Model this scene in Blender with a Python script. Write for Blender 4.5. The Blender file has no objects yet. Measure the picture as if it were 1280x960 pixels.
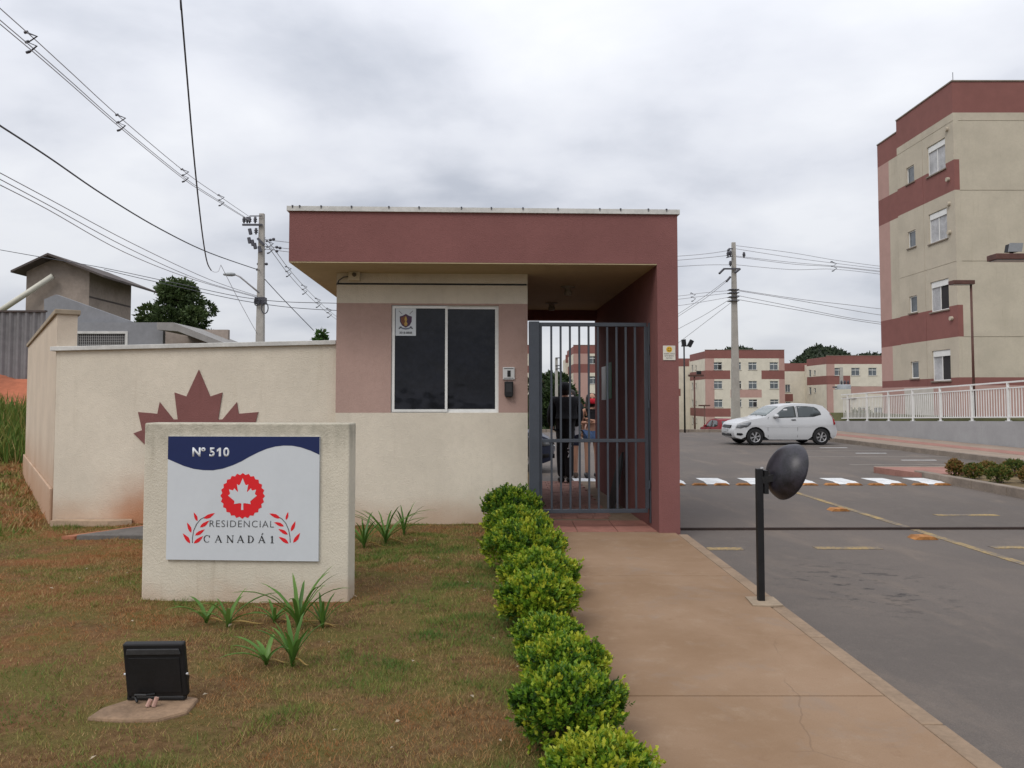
import bpy, bmesh, math, random
import numpy as np
from mathutils import Vector, Matrix, noise as mnoise

R = math.radians
PI = math.pi
random.seed(7)
rng = np.random.default_rng(11)
scene = bpy.context.scene
col = scene.collection

# ------------------------------------------------------------------ camera
EYE = 1.5
PITCH = R(2.5)
FPX = 950.0
cam_d = bpy.data.cameras.new("camera")
cam_d.sensor_width = 36.0
cam_d.lens = FPX / 1280.0 * 36.0
cam_d.shift_x = 8.0 / 1280.0
CY = 500.0 - FPX * math.tan(PITCH)
cam_d.shift_y = (CY - 480.0) / 1280.0
cam_d.clip_start = 0.05
cam_d.clip_end = 3000.0
cam = bpy.data.objects.new("camera", cam_d)
cam.location = (0, 0, EYE)
cam.rotation_euler = (PI / 2 + PITCH, 0, 0)
col.objects.link(cam)
scene.camera = cam

# ------------------------------------------------------------------ world, sun, exposure
SUN_EL, SUN_AZ = R(50), R(216)          # azimuth from +Y clockwise: behind the camera, a little to the left
world = bpy.data.worlds.new("World")
scene.world = world
world.use_nodes = True
nt = world.node_tree
nt.nodes.clear()
N = nt.nodes.new
L = nt.links.new


def wmath(op, a, b=None, clamp=False):
    n = N('ShaderNodeMath'); n.operation = op; n.use_clamp = clamp
    for i, v in enumerate((a, b)):
        if v is None: continue
        if isinstance(v, (int, float)): n.inputs[i].default_value = v
        else: L(v, n.inputs[i])
    return n.outputs[0]


w_out = N('ShaderNodeOutputWorld')
sky = N('ShaderNodeTexSky'); sky.sky_type = 'NISHITA'; sky.sun_disc = False
sky.sun_elevation = SUN_EL; sky.sun_rotation = SUN_AZ
bg_sky = N('ShaderNodeBackground'); bg_sky.inputs['Strength'].default_value = 0.1
L(sky.outputs[0], bg_sky.inputs['Color'])
tc = N('ShaderNodeTexCoord')
sep = N('ShaderNodeSeparateXYZ'); L(tc.outputs['Generated'], sep.inputs[0])
zc = wmath('MAXIMUM', sep.outputs[2], 0.0)
den = wmath('ADD', zc, 0.30)
cx = wmath('DIVIDE', sep.outputs[0], den)
cyy = wmath('DIVIDE', sep.outputs[1], den)
comb = N('ShaderNodeCombineXYZ'); L(cx, comb.inputs[0]); L(cyy, comb.inputs[1])
mp = N('ShaderNodeMapping'); L(comb.outputs[0], mp.inputs[0])
mp.inputs['Location'].default_value = (2.15, 0.55, 0.0)
mp.inputs['Scale'].default_value = (0.95, 1.15, 1.0)
n1 = N('ShaderNodeTexNoise'); L(mp.outputs[0], n1.inputs['Vector'])
n1.inputs['Scale'].default_value = 1.25; n1.inputs['Detail'].default_value = 7.0; n1.inputs['Roughness'].default_value = 0.5
n1.inputs['Distortion'].default_value = 0.25
n2 = N('ShaderNodeTexNoise'); L(mp.outputs[0], n2.inputs['Vector'])
n2.inputs['Scale'].default_value = 3.4; n2.inputs['Detail'].default_value = 5.0; n2.inputs['Roughness'].default_value = 0.5
nmix = wmath('ADD', wmath('MULTIPLY', n1.outputs['Fac'], 0.74), wmath('MULTIPLY', n2.outputs['Fac'], 0.26))
ramp = N('ShaderNodeValToRGB'); L(nmix, ramp.inputs[0])
e = ramp.color_ramp.elements
e[0].position = 0.36; e[0].color = (0.50, 0.53, 0.60, 1)
e[1].position = 0.60; e[1].color = (0.845, 0.86, 0.90, 1)
e2 = ramp.color_ramp.elements.new(0.485); e2.color = (0.72, 0.74, 0.80, 1)
# overcast luminance: brighter towards the zenith
lum = wmath('ADD', wmath('MULTIPLY', zc, 0.95), 0.84)
bg_c = N('ShaderNodeBackground'); L(ramp.outputs[0], bg_c.inputs['Color']); L(lum, bg_c.inputs['Strength'])
mixs = N('ShaderNodeMixShader'); mixs.inputs[0].default_value = 0.93
L(bg_sky.outputs[0], mixs.inputs[1]); L(bg_c.outputs[0], mixs.inputs[2])
L(mixs.outputs[0], w_out.inputs['Surface'])

sun_d = bpy.data.lights.new("sun", 'SUN')
sun_d.energy = 1.5
sun_d.angle = R(30)
sun_d.color = (1.0, 0.95, 0.88)
sun = bpy.data.objects.new("sun", sun_d)
sdir = Vector((math.sin(SUN_AZ) * math.cos(SUN_EL), math.cos(SUN_AZ) * math.cos(SUN_EL), math.sin(SUN_EL)))
sun.rotation_euler = sdir.to_track_quat('Z', 'Y').to_euler()
sun.location = (0, -20, 30)
col.objects.link(sun)

scene.view_settings.view_transform = 'Standard'
scene.view_settings.look = 'None'
scene.view_settings.exposure = 0.0
scene.view_settings.gamma = 1.0
scene.view_settings.use_curve_mapping = False
scene.render.engine = 'CYCLES'
scene.cycles.max_bounces = 6
scene.cycles.diffuse_bounces = 3

# ------------------------------------------------------------------ measuring helper: a sighting in the photograph at a known distance -> metres
CP, SP = math.cos(PITCH), math.sin(PITCH)


def at(px, py, Y):
    u = (px - 632.0) / FPX
    v = (CY - py) / FPX
    t = Y / (CP - v * SP)
    return Vector((u * t, Y, EYE + t * (SP + v * CP)))


# ------------------------------------------------------------------ materials
MATS = {}


def new_mat(name):
    m = bpy.data.materials.new(name)
    m.use_nodes = True
    m.node_tree.nodes.clear()
    out = m.node_tree.nodes.new('ShaderNodeOutputMaterial')
    b = m.node_tree.nodes.new('ShaderNodeBsdfPrincipled')
    m.node_tree.links.new(b.outputs[0], out.inputs['Surface'])
    return m, m.node_tree, b


class NT:
    """small node helper"""
    def __init__(s, tree): s.t = tree
    def n(s, typ, **kw):
        x = s.t.nodes.new(typ)
        for k, v in kw.items(): setattr(x, k, v)
        return x
    def l(s, a, b): s.t.links.new(a, b)
    def pos(s):
        return s.n('ShaderNodeNewGeometry').outputs['Position']
    def noise(s, vec, scale, detail=4, rough=.55, dist=0):
        x = s.n('ShaderNodeTexNoise')
        s.l(vec, x.inputs['Vector'])
        x.inputs['Scale'].default_value = scale; x.inputs['Detail'].default_value = detail
        x.inputs['Roughness'].default_value = rough; x.inputs['Distortion'].default_value = dist
        return x.outputs['Fac']
    def math(s, op, a, b=None, clamp=False):
        x = s.n('ShaderNodeMath', operation=op, use_clamp=clamp)
        for i, v in enumerate((a, b)):
            if v is None: continue
            if isinstance(v, (int, float)): x.inputs[i].default_value = v
            else: s.l(v, x.inputs[i])
        return x.outputs[0]
    def mapr(s, v, a, b, c=0.0, d=1.0, smooth=True):
        x = s.n('ShaderNodeMapRange')
        x.interpolation_type = 'SMOOTHSTEP' if smooth else 'LINEAR'
        s.l(v, x.inputs[0])
        x.inputs[1].default_value = a; x.inputs[2].default_value = b
        x.inputs[3].default_value = c; x.inputs[4].default_value = d
        return x.outputs[0]
    def mix(s, f, a, b, blend='MIX'):
        x = s.n('ShaderNodeMix', data_type='RGBA', blend_type=blend)
        if isinstance(f, (int, float)): x.inputs[0].default_value = f
        else: s.l(f, x.inputs[0])
        for i, v in ((6, a), (7, b)):
            if isinstance(v, (tuple, list)): x.inputs[i].default_value = (*v[:3], 1)
            else: s.l(v, x.inputs[i])
        return x.outputs[2]
    def bump(s, h, strength, dist, b):
        x = s.n('ShaderNodeBump')
        x.inputs['Strength'].default_value = strength; x.inputs['Distance'].default_value = dist
        s.l(h, x.inputs['Height']); s.l(x.outputs[0], b.inputs['Normal'])
    def scalevec(s, vec, sc):
        x = s.n('ShaderNodeMapping'); s.l(vec, x.inputs[0]); x.inputs['Scale'].default_value = sc
        return x.outputs[0]


def mat(name, c, rough=.75, var=.12, scale=3.0, bump=0.0, bscale=120, spec=.35, metal=0.0, coat=0.0):
    if name in MATS: return MATS[name]
    m, t, b = new_mat(name)
    h = NT(t)
    p = h.pos()
    if var > 0:
        f = h.noise(p, scale, 5, .6)
        f2 = h.noise(p, scale * 9, 3, .6)
        f = h.math('ADD', h.math('MULTIPLY', f, .65), h.math('MULTIPLY', f2, .35))
        f = h.mapr(f, .3, .7)
        cm = h.mix(f, [x * (1 - var) for x in c], [min(1, x * (1 + var)) for x in c])
        h.l(cm, b.inputs['Base Color'])
    else:
        b.inputs['Base Color'].default_value = (*c, 1)
    b.inputs['Roughness'].default_value = rough
    b.inputs['Specular IOR Level'].default_value = spec
    b.inputs['Metallic'].default_value = metal
    b.inputs['Coat Weight'].default_value = coat
    b.inputs['Coat Roughness'].default_value = .05
    if bump > 0:
        h.bump(h.noise(p, bscale, 3, .6), bump, .01, b)
    MATS[name] = m
    return m


def plaster(name, c, stain=None, soil=0.0, band=.6, grime=.0, top=None):
    """roughcast painted render; soil: red mud splashed along the foot, stain: (x0,x1) heavy mud patch"""
    m, t, b = new_mat(name)
    h = NT(t); p = h.pos()
    f = h.noise(p, 1.1, 5, .6)
    f2 = h.noise(p, 14, 4, .7)
    base = h.mix(h.mapr(f, .3, .7), [x * .91 for x in c], [min(1, x * 1.05) for x in c])
    base = h.mix(h.mapr(f2, .35, .75, 0, .22), base, [x * .72 for x in c])
    streak = h.noise(h.scalevec(p, (5, 5, .35)), 2.2, 4, .6)
    base = h.mix(h.mapr(streak, .56, .8, 0, .25 + grime), base, [c[0] * .62, c[1] * .58, c[2] * .52])
    sx = h.n('ShaderNodeSeparateXYZ'); h.l(p, sx.inputs[0])
    if soil > 0:
        zz = h.math('ADD', sx.outputs[2], h.math('MULTIPLY', h.math('SUBTRACT', f, .5), .5))
        zz = h.math('ADD', zz, h.math('MULTIPLY', h.math('SUBTRACT', f2, .5), .18))
        msk = h.mapr(zz, 0.0, band, soil, 0)
        base = h.mix(msk, base, (.42, .23, .13))
    if stain:
        x0, x1 = stain
        a = h.mapr(sx.outputs[0], x0, x0 + .55)
        bb = h.mapr(sx.outputs[0], x1 - .5, x1, 1, 0)
        zz = h.math('ADD', sx.outputs[2], h.math('MULTIPLY', h.math('SUBTRACT', f, .5), .7))
        msk = h.math('MULTIPLY', h.math('MULTIPLY', a, bb), h.mapr(zz, .0, .85, .82, 0))
        base = h.mix(msk, base, (.42, .17, .075))
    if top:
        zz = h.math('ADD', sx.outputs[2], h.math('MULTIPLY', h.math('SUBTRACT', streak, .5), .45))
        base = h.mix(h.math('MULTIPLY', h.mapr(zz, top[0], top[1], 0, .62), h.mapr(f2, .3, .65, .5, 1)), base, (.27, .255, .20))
    h.l(base, b.inputs['Base Color'])
    b.inputs['Roughness'].default_value = .92
    b.inputs['Specular IOR Level'].default_value = .2
    v = h.n('ShaderNodeTexVoronoi'); h.l(h.scalevec(p, (1, 1, .8)), v.inputs['Vector']); v.inputs['Scale'].default_value = 85
    hh = h.math('ADD', h.math('MULTIPLY', v.outputs['Distance'], .6), h.noise(p, 150, 4, .7))
    h.bump(hh, .5, .008, b)
    MATS[name] = m
    return m


CREAM = plaster('cream_render', (.675, .61, .505), stain=(-5.1, -2.75), soil=.5, band=.42)
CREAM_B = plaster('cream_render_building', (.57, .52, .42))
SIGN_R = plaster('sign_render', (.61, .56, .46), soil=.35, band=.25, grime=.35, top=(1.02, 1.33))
SIDE_R = plaster('side_wall_render', (.60, .51, .41), soil=.75, band=1.1)
MAUVE = plaster('mauve_render', (.445, .305, .262))
BRICKRED = plaster('red_brown_render', (.222, .097, .09))
BRICK_FAR = mat('red_brown_paint', (.225, .092, .08), .85, .1, .3)
PINK = mat('dusty_pink_paint', (.43, .27, .235), .85, .08, .3)
WHITE_FAR = plaster('off_white_paint', (.66, .61, .515), grime=.1)
CREAM_N = plaster('cream_paint', (.51, .455, .365), grime=.12)
SOFFIT = mat('khaki_soffit_paint', (.44, .36, .22), .85, .1, 1.2, bump=.1, bscale=70)
COPING = mat('coping_concrete', (.56, .555, .53), .8, .18, 2.5, bump=.2)
WHITE_M = mat('white_metal', (.72, .72, .70), .45, .08, 3)
ALU = mat('aluminium', (.55, .55, .56), .4, .06, 3, metal=.4)
GATE_P = mat('slate_grey_enamel', (.052, .060, .074), .45, .12, 5, bump=.03)
BLACKP = mat('black_plastic', (.012, .012, .013), .45, .2, 6)
BLACKM = mat('black_paint', (.009, .009, .010), .5, .3, 8, bump=.05)
CABLE = mat('cable_sheath', (.075, .078, .09), .6, 0)
CABLE_L = mat('bare_cable', (.36, .36, .39), .6, 0)
INSUL = mat('insulator_grey', (.07, .07, .085), .5, .1)
POLE = mat('pole_concrete', (.37, .35, .32), .9, .14, 1.5, bump=.2, bscale=40)
BARK = mat('bark', (.10, .075, .055), .95, .3, 6, bump=.4, bscale=30)
TYRE = mat('tyre_rubber', (.014, .014, .015), .85, .2, 8)
ALLOY = mat('alloy_rim', (.42, .42, .43), .35, .05, 4, metal=.6)
CARWHITE = mat('white_car_paint', (.50, .51, .52), .3, .03, 2, spec=.5, coat=.35)
CARRED = mat('red_car_paint', (.20, .010, .016), .5, .04, 2, spec=.3, coat=.0)
CARDARK = mat('dark_blue_car_paint', (.010, .016, .04), .4, .04, 2, spec=.4, coat=.1)
CARGREY = mat('grey_car_paint', (.12, .13, .15), .3, .04, 2, spec=.5, coat=.6)
GLASS_D = mat('dark_window_glass', (.010, .011, .016), .05, .5, 2.2, spec=.25)
GLASS_C = mat('car_glass', (.055, .066, .07), .09, .0, spec=.6)
def wavy(m_):
    h = NT(m_.node_tree); b_ = [n for n in m_.node_tree.nodes if n.type == 'BSDF_PRINCIPLED'][0]
    h.bump(h.noise(h.pos(), 2.6, 2, .5), .35, .02, b_)


wavy(GLASS_D)
GLASS_F = mat('flat_window_glass', (.10, .115, .13), .15, .35, .8, spec=.6)
CURTAIN = mat('curtain', (.42, .42, .43), .7, .3, 2.2)
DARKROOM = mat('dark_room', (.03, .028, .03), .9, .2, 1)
LAMPGL = mat('lamp_lens', (.25, .26, .27), .2, .1, 4)
RED_L = mat('tail_lamp_red', (.35, .015, .02), .25, .05)
CHROME = mat('chrome', (.5, .5, .5), .2, 0, metal=1)
YELLOW = None
ORANGE = mat('orange_reflector', (.34, .15, .045), .8, .5, 9)
WHITEP = mat('worn_white_road_paint', (.60, .61, .615), .85, .22, 4)
TILE_R = mat('red_tile', (.29, .13, .10), .85, .22, 5, bump=.2)
PAVER_R = mat('red_paver', (.27, .14, .11), .9, .25, 6, bump=.3)
KERB_C = mat('kerb_concrete', (.245, .175, .118), .92, .2, 3, bump=.3, bscale=60)
KERB_D = mat('dusty_kerb_concrete', (.23, .19, .155), .92, .22, 3, bump=.3, bscale=60)
GREYWALL = plaster('grey_render', (.36, .36, .365))
FLAG_CONC = mat('slab_concrete', (.235, .155, .098), .95, .3, 5, bump=.4, bscale=50)
DARK_CONC = mat('grey_slab_concrete', (.13, .12, .11), .95, .25, 5, bump=.4, bscale=50)
BLUE_S = mat('navy_sign_film', (.008, .018, .085), .6, .05, 2)
WHITE_S = mat('white_sign_film', (.57, .60, .63), .4, .03, 2)
RED_S = mat('red_sign_film', (.66, .012, .018), .6, .03, 2)
INK = mat('black_ink', (.02, .02, .022), .5, 0)
INK_G = mat('grey_ink', (.09, .09, .095), .5, 0)
GOLD = mat('gold_ink', (.42, .27, .07), .5, .2, 40)
PURPLE = mat('purple_ink', (.07, .03, .07), .5, .2, 40)
SMILE = mat('smiley_yellow', (.62, .36, .02), .5, .05)
PAPER = mat('paper_plate', (.60, .57, .50), .6, .06, 8)
GREENP = mat('green_poster', (.07, .22, .11), .6, .1, 9)
SKIN = mat('skin', (.40, .21, .14), .55, .08, 12)
SKIN2 = mat('fair_skin', (.46, .25, .17), .55, .08, 12)
HAIR = mat('dark_hair', (.02, .013, .01), .5, .3, 30)
CLOTH_B = mat('black_cloth', (.013, .013, .016), .85, .3, 14, bump=.2, bscale=60)
CLOTH_N = mat('navy_cloth', (.02, .022, .045), .85, .2, 14)
DENIM = mat('denim', (.07, .12, .24), .85, .3, 25)
MASK_R = mat('red_cloth', (.52, .012, .03), .7, .1, 20)
WHITE_C = mat('white_cloth', (.7, .7, .72), .8, .08, 12)
RUST = mat('brown_lamp_metal', (.10, .045, .035), .6, .25, 5)
CORR = mat('corrugated_zinc', (.19, .185, .19), .55, .2, .8, metal=.3)
BROWN_R = mat('weathered_render', (.30, .25, .215), .95, .2, .8, bump=.3, bscale=20)
GREY_R = mat('grey_cement_render', (.24, .245, .26), .95, .12, .8, bump=.3, bscale=25)
ROOFT = mat('brown_roof_sheet', (.085, .07, .065), .85, .2, 1.5)
PVC = mat('pvc_pipe', (.60, .58, .50), .5, .1, 2)
REDEARTH = mat('red_earth', (.32, .105, .055), .98, .3, .9, bump=.6, bscale=8)


def soil_mat():
    m, t, b = new_mat('lawn_soil')
    h = NT(t); p = h.pos()
    f = h.noise(p, 1.1, 6, .6)
    f2 = h.noise(p, 17, 6, .75)
    f3 = h.noise(p, 70, 4, .7)
    sxl = h.n('ShaderNodeSeparateXYZ'); h.l(p, sxl.inputs[0])
    redness = h.math('MULTIPLY', h.mapr(sxl.outputs[0], -1.0, -4.5), h.mapr(f, .35, .6))
    soil = h.mix(h.mapr(f2, .3, .7), (.10, .058, .026), (.20, .125, .06))
    soil = h.mix(h.math('MULTIPLY', redness, .62), soil, (.27, .10, .04))
    g = h.mix(h.mapr(f3, .3, .7), (.075, .09, .02), (.17, .155, .045))
    c = h.mix(h.mapr(h.noise(p, 2.3, 5, .65, .3), .42, .62, 0, .62), soil, g)
    h.l(c, b.inputs['Base Color'])
    b.inputs['Roughness'].default_value = 1.0
    b.inputs['Specular IOR Level'].default_value = .1
    h.bump(h.math('ADD', f2, h.math('MULTIPLY', f3, .5)), .9, .03, b)
    return m


def asphalt_mat():
    m, t, b = new_mat('asphalt')
    h = NT(t); p = h.pos()
    sx = h.n('ShaderNodeSeparateXYZ'); h.l(p, sx.inputs[0])
    f = h.noise(p, .35, 5, .6, .4)
    fine = h.noise(p, 130, 3, .8)
    mid = h.noise(p, 6, 5, .65)
    c = h.mix(h.mapr(f, .33, .67), (.112, .094, .082), (.155, .130, .113))
    c = h.mix(h.mapr(mid, .45, .75, 0, .35), c, (.18, .15, .127))
    c = h.mix(h.mapr(fine, .35, .75, 0, .6), c, (.066, .06, .057))
    # tyre-polished wheel tracks along the lanes
    tr = h.noise(h.scalevec(p, (1.1, .05, 1)), 1.0, 4, .5)
    c = h.mix(h.mapr(tr, .5, .68, 0, .35), c, (.098, .088, .083))
    # oil drips in the waiting bay
    dx = h.math('SUBTRACT', sx.outputs[0], 3.05); dy = h.math('SUBTRACT', sx.outputs[1], 6.6)
    d = h.math('SQRT', h.math('ADD', h.math('MULTIPLY', dx, dx), h.math('MULTIPLY', h.math('MULTIPLY', dy, dy), .5)))
    oil = h.math('MULTIPLY', h.mapr(d, .15, 1.0, 1, 0), h.mapr(h.noise(h.scalevec(p, (1, 1.8, 1)), 5.5, 3, .6), .55, .64))
    c = h.mix(h.math('MULTIPLY', oil, .75), c, (.025, .024, .025))
    h.l(c, b.inputs['Base Color'])
    dust = h.noise(h.scalevec(p, (.8, .25, 1)), 1.4, 6, .7, .6)
    c = h.mix(h.mapr(dust, .5, .72, 0, .45), c, (.21, .165, .13))
    agg = h.n('ShaderNodeTexVoronoi'); h.l(p, agg.inputs['Vector']); agg.inputs['Scale'].default_value = 95
    c = h.mix(h.mapr(agg.outputs['Distance'], .0, .35, .35, 0), c, (.24, .215, .19))
    h.l(c, b.inputs['Base Color'])
    h.l(h.mapr(f, .3, .7, .78, .92), b.inputs['Roughness'])
    b.inputs['Specular IOR Level'].default_value = .3
    h.bump(fine, .5, .008, b)
    return m


def path_mat():
    m, t, b = new_mat('stained_path_concrete')
    h = NT(t); p = h.pos()
    f = h.noise(p, .8, 6, .6, .3)
    f2 = h.noise(p, 5, 6, .7)
    fine = h.noise(p, 110, 4, .75)
    c = h.mix(h.mapr(f, .3, .7), (.222, .140, .082), (.288, .194, .126))
    c = h.mix(h.mapr(f2, .5, .75, 0, .4), c, (.335, .25, .175))
    c = h.mix(h.mapr(f2, .28, .42, .35, 0), c, (.19, .112, .065))
    c = h.mix(h.mapr(fine, .45, .8, 0, .35), c, (.16, .10, .065))
    # hairline cracks
    v = h.n('ShaderNodeTexVoronoi', feature='DISTANCE_TO_EDGE')
    w = h.n('ShaderNodeTexNoise'); h.l(p, w.inputs['Vector']); w.inputs['Scale'].default_value = 2.2; w.inputs['Detail'].default_value = 4
    ad = h.n('ShaderNodeMix', data_type='VECTOR')
    ad.inputs[0].default_value = .18; h.l(p, ad.inputs[4]); h.l(w.outputs['Color'], ad.inputs[5])
    h.l(ad.outputs[1], v.inputs['Vector']); v.inputs['Scale'].default_value = .62
    cr = h.math('MULTIPLY', h.mapr(v.outputs['Distance'], .0, .0035, 1, 0), h.mapr(h.noise(p, .9, 2), .5, .6))
    gp = h.noise(p, 2.1, 5, .7, .5)
    c = h.mix(h.mapr(gp, .52, .7, 0, .5), c, (.235, .18, .14))
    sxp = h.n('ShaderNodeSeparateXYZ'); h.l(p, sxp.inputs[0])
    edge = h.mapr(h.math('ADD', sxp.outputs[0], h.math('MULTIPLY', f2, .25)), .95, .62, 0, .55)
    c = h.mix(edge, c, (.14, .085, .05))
    c = h.mix(h.math('MULTIPLY', cr, .3), c, (.12, .08, .055))
    h.l(c, b.inputs['Base Color'])
    b.inputs['Roughness'].default_value = .93
    b.inputs['Specular IOR Level'].default_value = .2
    h.bump(h.math('SUBTRACT', h.math('ADD', fine, h.math('MULTIPLY', f2, .7)), cr), .35, .006, b)
    return m


def leaf_mat(name, stops, rough=.5, trans=.25):
    """leaf colour from the per-leaf 'tone' value (age / kind of leaf)"""
    m, t, b = new_mat(name)
    h = NT(t)
    a = h.n('ShaderNodeAttribute', attribute_name='tone')
    r = h.n('ShaderNodeValToRGB'); h.l(a.outputs['Fac'], r.inputs[0])
    els = r.color_ramp.elements
    els[0].position = stops[0][0]; els[0].color = (*stops[0][1], 1)
    els[1].position = stops[-1][0]; els[1].color = (*stops[-1][1], 1)
    for ps, c in stops[1:-1]:
        x = els.new(ps); x.color = (*c, 1)
    h.l(r.outputs[0], b.inputs['Base Color'])
    b.inputs['Roughness'].default_value = rough
    b.inputs['Specular IOR Level'].default_value = .3
    tr = h.n('ShaderNodeBsdfTranslucent'); h.l(r.outputs[0], tr.inputs['Color'])
    mx = h.n('ShaderNodeMixShader'); mx.inputs[0].default_value = trans
    out = [n for n in t.nodes if n.type == 'OUTPUT_MATERIAL'][0]
    h.l(b.outputs[0], mx.inputs[1]); h.l(tr.outputs[0], mx.inputs[2]); h.l(mx.outputs[0], out.inputs['Surface'])
    return m


def worn_yellow():
    m, t, b = new_mat('worn_yellow_road_paint')
    h = NT(t); p = h.pos()
    f = h.math('ADD', h.math('MULTIPLY', h.noise(p, 3.5, 5, .7), .5), h.math('MULTIPLY', h.noise(p, 45, 4, .8), .5))
    c = h.mix(h.mapr(f, .42, .575), (.35, .245, .095), (.135, .115, .10))
    h.l(c, b.inputs['Base Color']); b.inputs['Roughness'].default_value = .9
    MATS['worn_yellow_road_paint'] = m
    return m


YELLOW = worn_yellow()
SOIL = soil_mat()
ASPHALT = asphalt_mat()
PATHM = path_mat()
GRASSM = leaf_mat('grass_blades', [(0, (.33, .145, .05)), (.35, (.36, .245, .11)), (.55, (.24, .21, .055)), (.78, (.13, .18, .03)), (1, (.075, .15, .025))], .7, .2)
BOX_L = leaf_mat('box_leaves', [(0, (.025, .066, .009)), (.38, (.075, .17, .015)), (.66, (.20, .31, .022)), (1, (.40, .42, .035))], .42, .3)
DARK_L = leaf_mat('dark_tree_leaves', [(0, (.016, .03, .010)), (.6, (.035, .06, .018)), (1, (.06, .09, .028))], .6, .15)
CONIFER_L = leaf_mat('conifer_leaves', [(0, (.03, .05, .016)), (.6, (.06, .095, .028)), (1, (.10, .13, .045))], .6, .2)
BRIGHT_L = leaf_mat('bright_tree_leaves', [(0, (.03, .075, .018)), (1, (.08, .16, .035))], .5, .25)
HILL_L = leaf_mat('hill_leaves', [(0, (.018, .03, .016)), (1, (.036, .052, .024))], .8, .05)
ISL_L = leaf_mat('island_shrub_leaves', [(0, (.05, .085, .016)), (.55, (.115, .155, .03)), (.8, (.20, .15, .04)), (1, (.24, .13, .045))], .55, .25)
STRAP_L = leaf_mat('strap_leaves', [(0, (.045, .11, .02)), (.6, (.10, .21, .035)), (.85, (.17, .26, .06)), (1, (.45, .30, .10))], .4, .25)

# ------------------------------------------------------------------ mesh builder
class MB:
    def __init__(s): s.v = []; s.f = []

    def add(s, vs, fs):
        o = len(s.v)
        s.v.extend([tuple(x) for x in vs])
        s.f.extend([tuple(i + o for i in f) for f in fs])

    def box(s, x0, x1, y0, y1, z0, z1, fn=None):
        vs = [(x0, y0, z0), (x1, y0, z0), (x1, y1, z0), (x0, y1, z0), (x0, y0, z1), (x1, y0, z1), (x1, y1, z1), (x0, y1, z1)]
        if fn: vs = [fn(*v) for v in vs]
        s.add(vs, [(0, 3, 2, 1), (4, 5, 6, 7), (0, 1, 5, 4), (1, 2, 6, 5), (2, 3, 7, 6), (3, 0, 4, 7)])
        return s

    def bar(s, a, b, w, h=None):
        """rectangular bar from a to b"""
        a, b = Vector(a), Vector(b); h = h or w
        d = (b - a).normalized()
        up = Vector((0, 0, 1)) if abs(d.z) < .95 else Vector((0, 1, 0))
        x = d.cross(up).normalized(); y = x.cross(d).normalized()
        vs = []
        for p in (a, b):
            for sx, sy in ((-1, -1), (1, -1), (1, 1), (-1, 1)):
                vs.append(p + x * (sx * w / 2) + y * (sy * h / 2))
        s.add(vs, [(0, 1, 2, 3), (7, 6, 5, 4), (0, 4, 5, 1), (1, 5, 6, 2), (2, 6, 7, 3), (3, 7, 4, 0)])
        return s

    def tube(s, pts, r, seg=8, cap=True):
        pts = [Vector(p) for p in pts]
        rs = r if isinstance(r, (list, tuple)) else [r] * len(pts)
        rings = []
        prev = None
        for i, p in enumerate(pts):
            d = (pts[min(i + 1, len(pts) - 1)] - pts[max(i - 1, 0)]).normalized()
            if prev is None:
                up = Vector((0, 0, 1)) if abs(d.z) < .9 else Vector((0, 1, 0))
                x = d.cross(up).normalized()
            else:
                x = (prev - d * prev.dot(d)).normalized()
            prev = x
            y = d.cross(x)
            rings.append([p + (x * math.cos(2 * PI * k / seg) + y * math.sin(2 * PI * k / seg)) * rs[i] for k in range(seg)])
        vs = [v for ring in rings for v in ring]
        fs = []
        for i in range(len(rings) - 1):
            for k in range(seg):
                a = i * seg + k; b = i * seg + (k + 1) % seg
                fs.append((a, b, b + seg, a + seg))
        if cap:
            fs.append(tuple(range(seg - 1, -1, -1)))
            fs.append(tuple((len(rings) - 1) * seg + k for k in range(seg)))
        s.add(vs, fs)
        return s

    def lathe(s, prof, origin=(0, 0, 0), axis='Z', seg=24):
        """prof: list of (radius, height along the axis)"""
        o = Vector(origin)
        ax = {'Z': (Vector((1, 0, 0)), Vector((0, 1, 0)), Vector((0, 0, 1))),
              'Y': (Vector((0, 0, 1)), Vector((1, 0, 0)), Vector((0, 1, 0))),
              'X': (Vector((0, 1, 0)), Vector((0, 0, 1)), Vector((1, 0, 0)))}[axis]
        vs = []; fs = []
        for r, hgt in prof:
            for k in range(seg):
                a = 2 * PI * k / seg
                vs.append(o + ax[0] * (r * math.cos(a)) + ax[1] * (r * math.sin(a)) + ax[2] * hgt)
        for i in range(len(prof) - 1):
            for k in range(seg):
                a = i * seg + k; b = i * seg + (k + 1) % seg
                fs.append((a, b, b + seg, a + seg))
        s.add(vs, fs)
        return s

    def prism(s, poly, fn, d0, d1):
        """poly of (u,w); fn(u,w,d)->xyz; between depth d0 (back) and d1 (front)"""
        n = len(poly)
        vs = [fn(u, w, d0) for u, w in poly] + [fn(u, w, d1) for u, w in poly]
        fs = [tuple(range(n)), tuple(range(2 * n - 1, n - 1, -1))]
        for i in range(n):
            j = (i + 1) % n
            fs.append((i, i + n, j + n, j))
        s.add(vs, fs)
        return s

    def build(s, name, m, parent=None, smooth=False, bevel=0, recalc=True, tri=False):
        me = bpy.data.meshes.new(name)
        me.from_pydata(s.v, [], s.f)
        if recalc or tri:
            bm = bmesh.new(); bm.from_mesh(me)
            if recalc: bmesh.ops.recalc_face_normals(bm, faces=bm.faces)
            if tri: bmesh.ops.triangulate(bm, faces=bm.faces)
            bm.to_mesh(me); bm.free()
        return link(name, me, m, parent, smooth, bevel)


def root_of(o):
    while o.parent: o = o.parent
    return o


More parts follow.
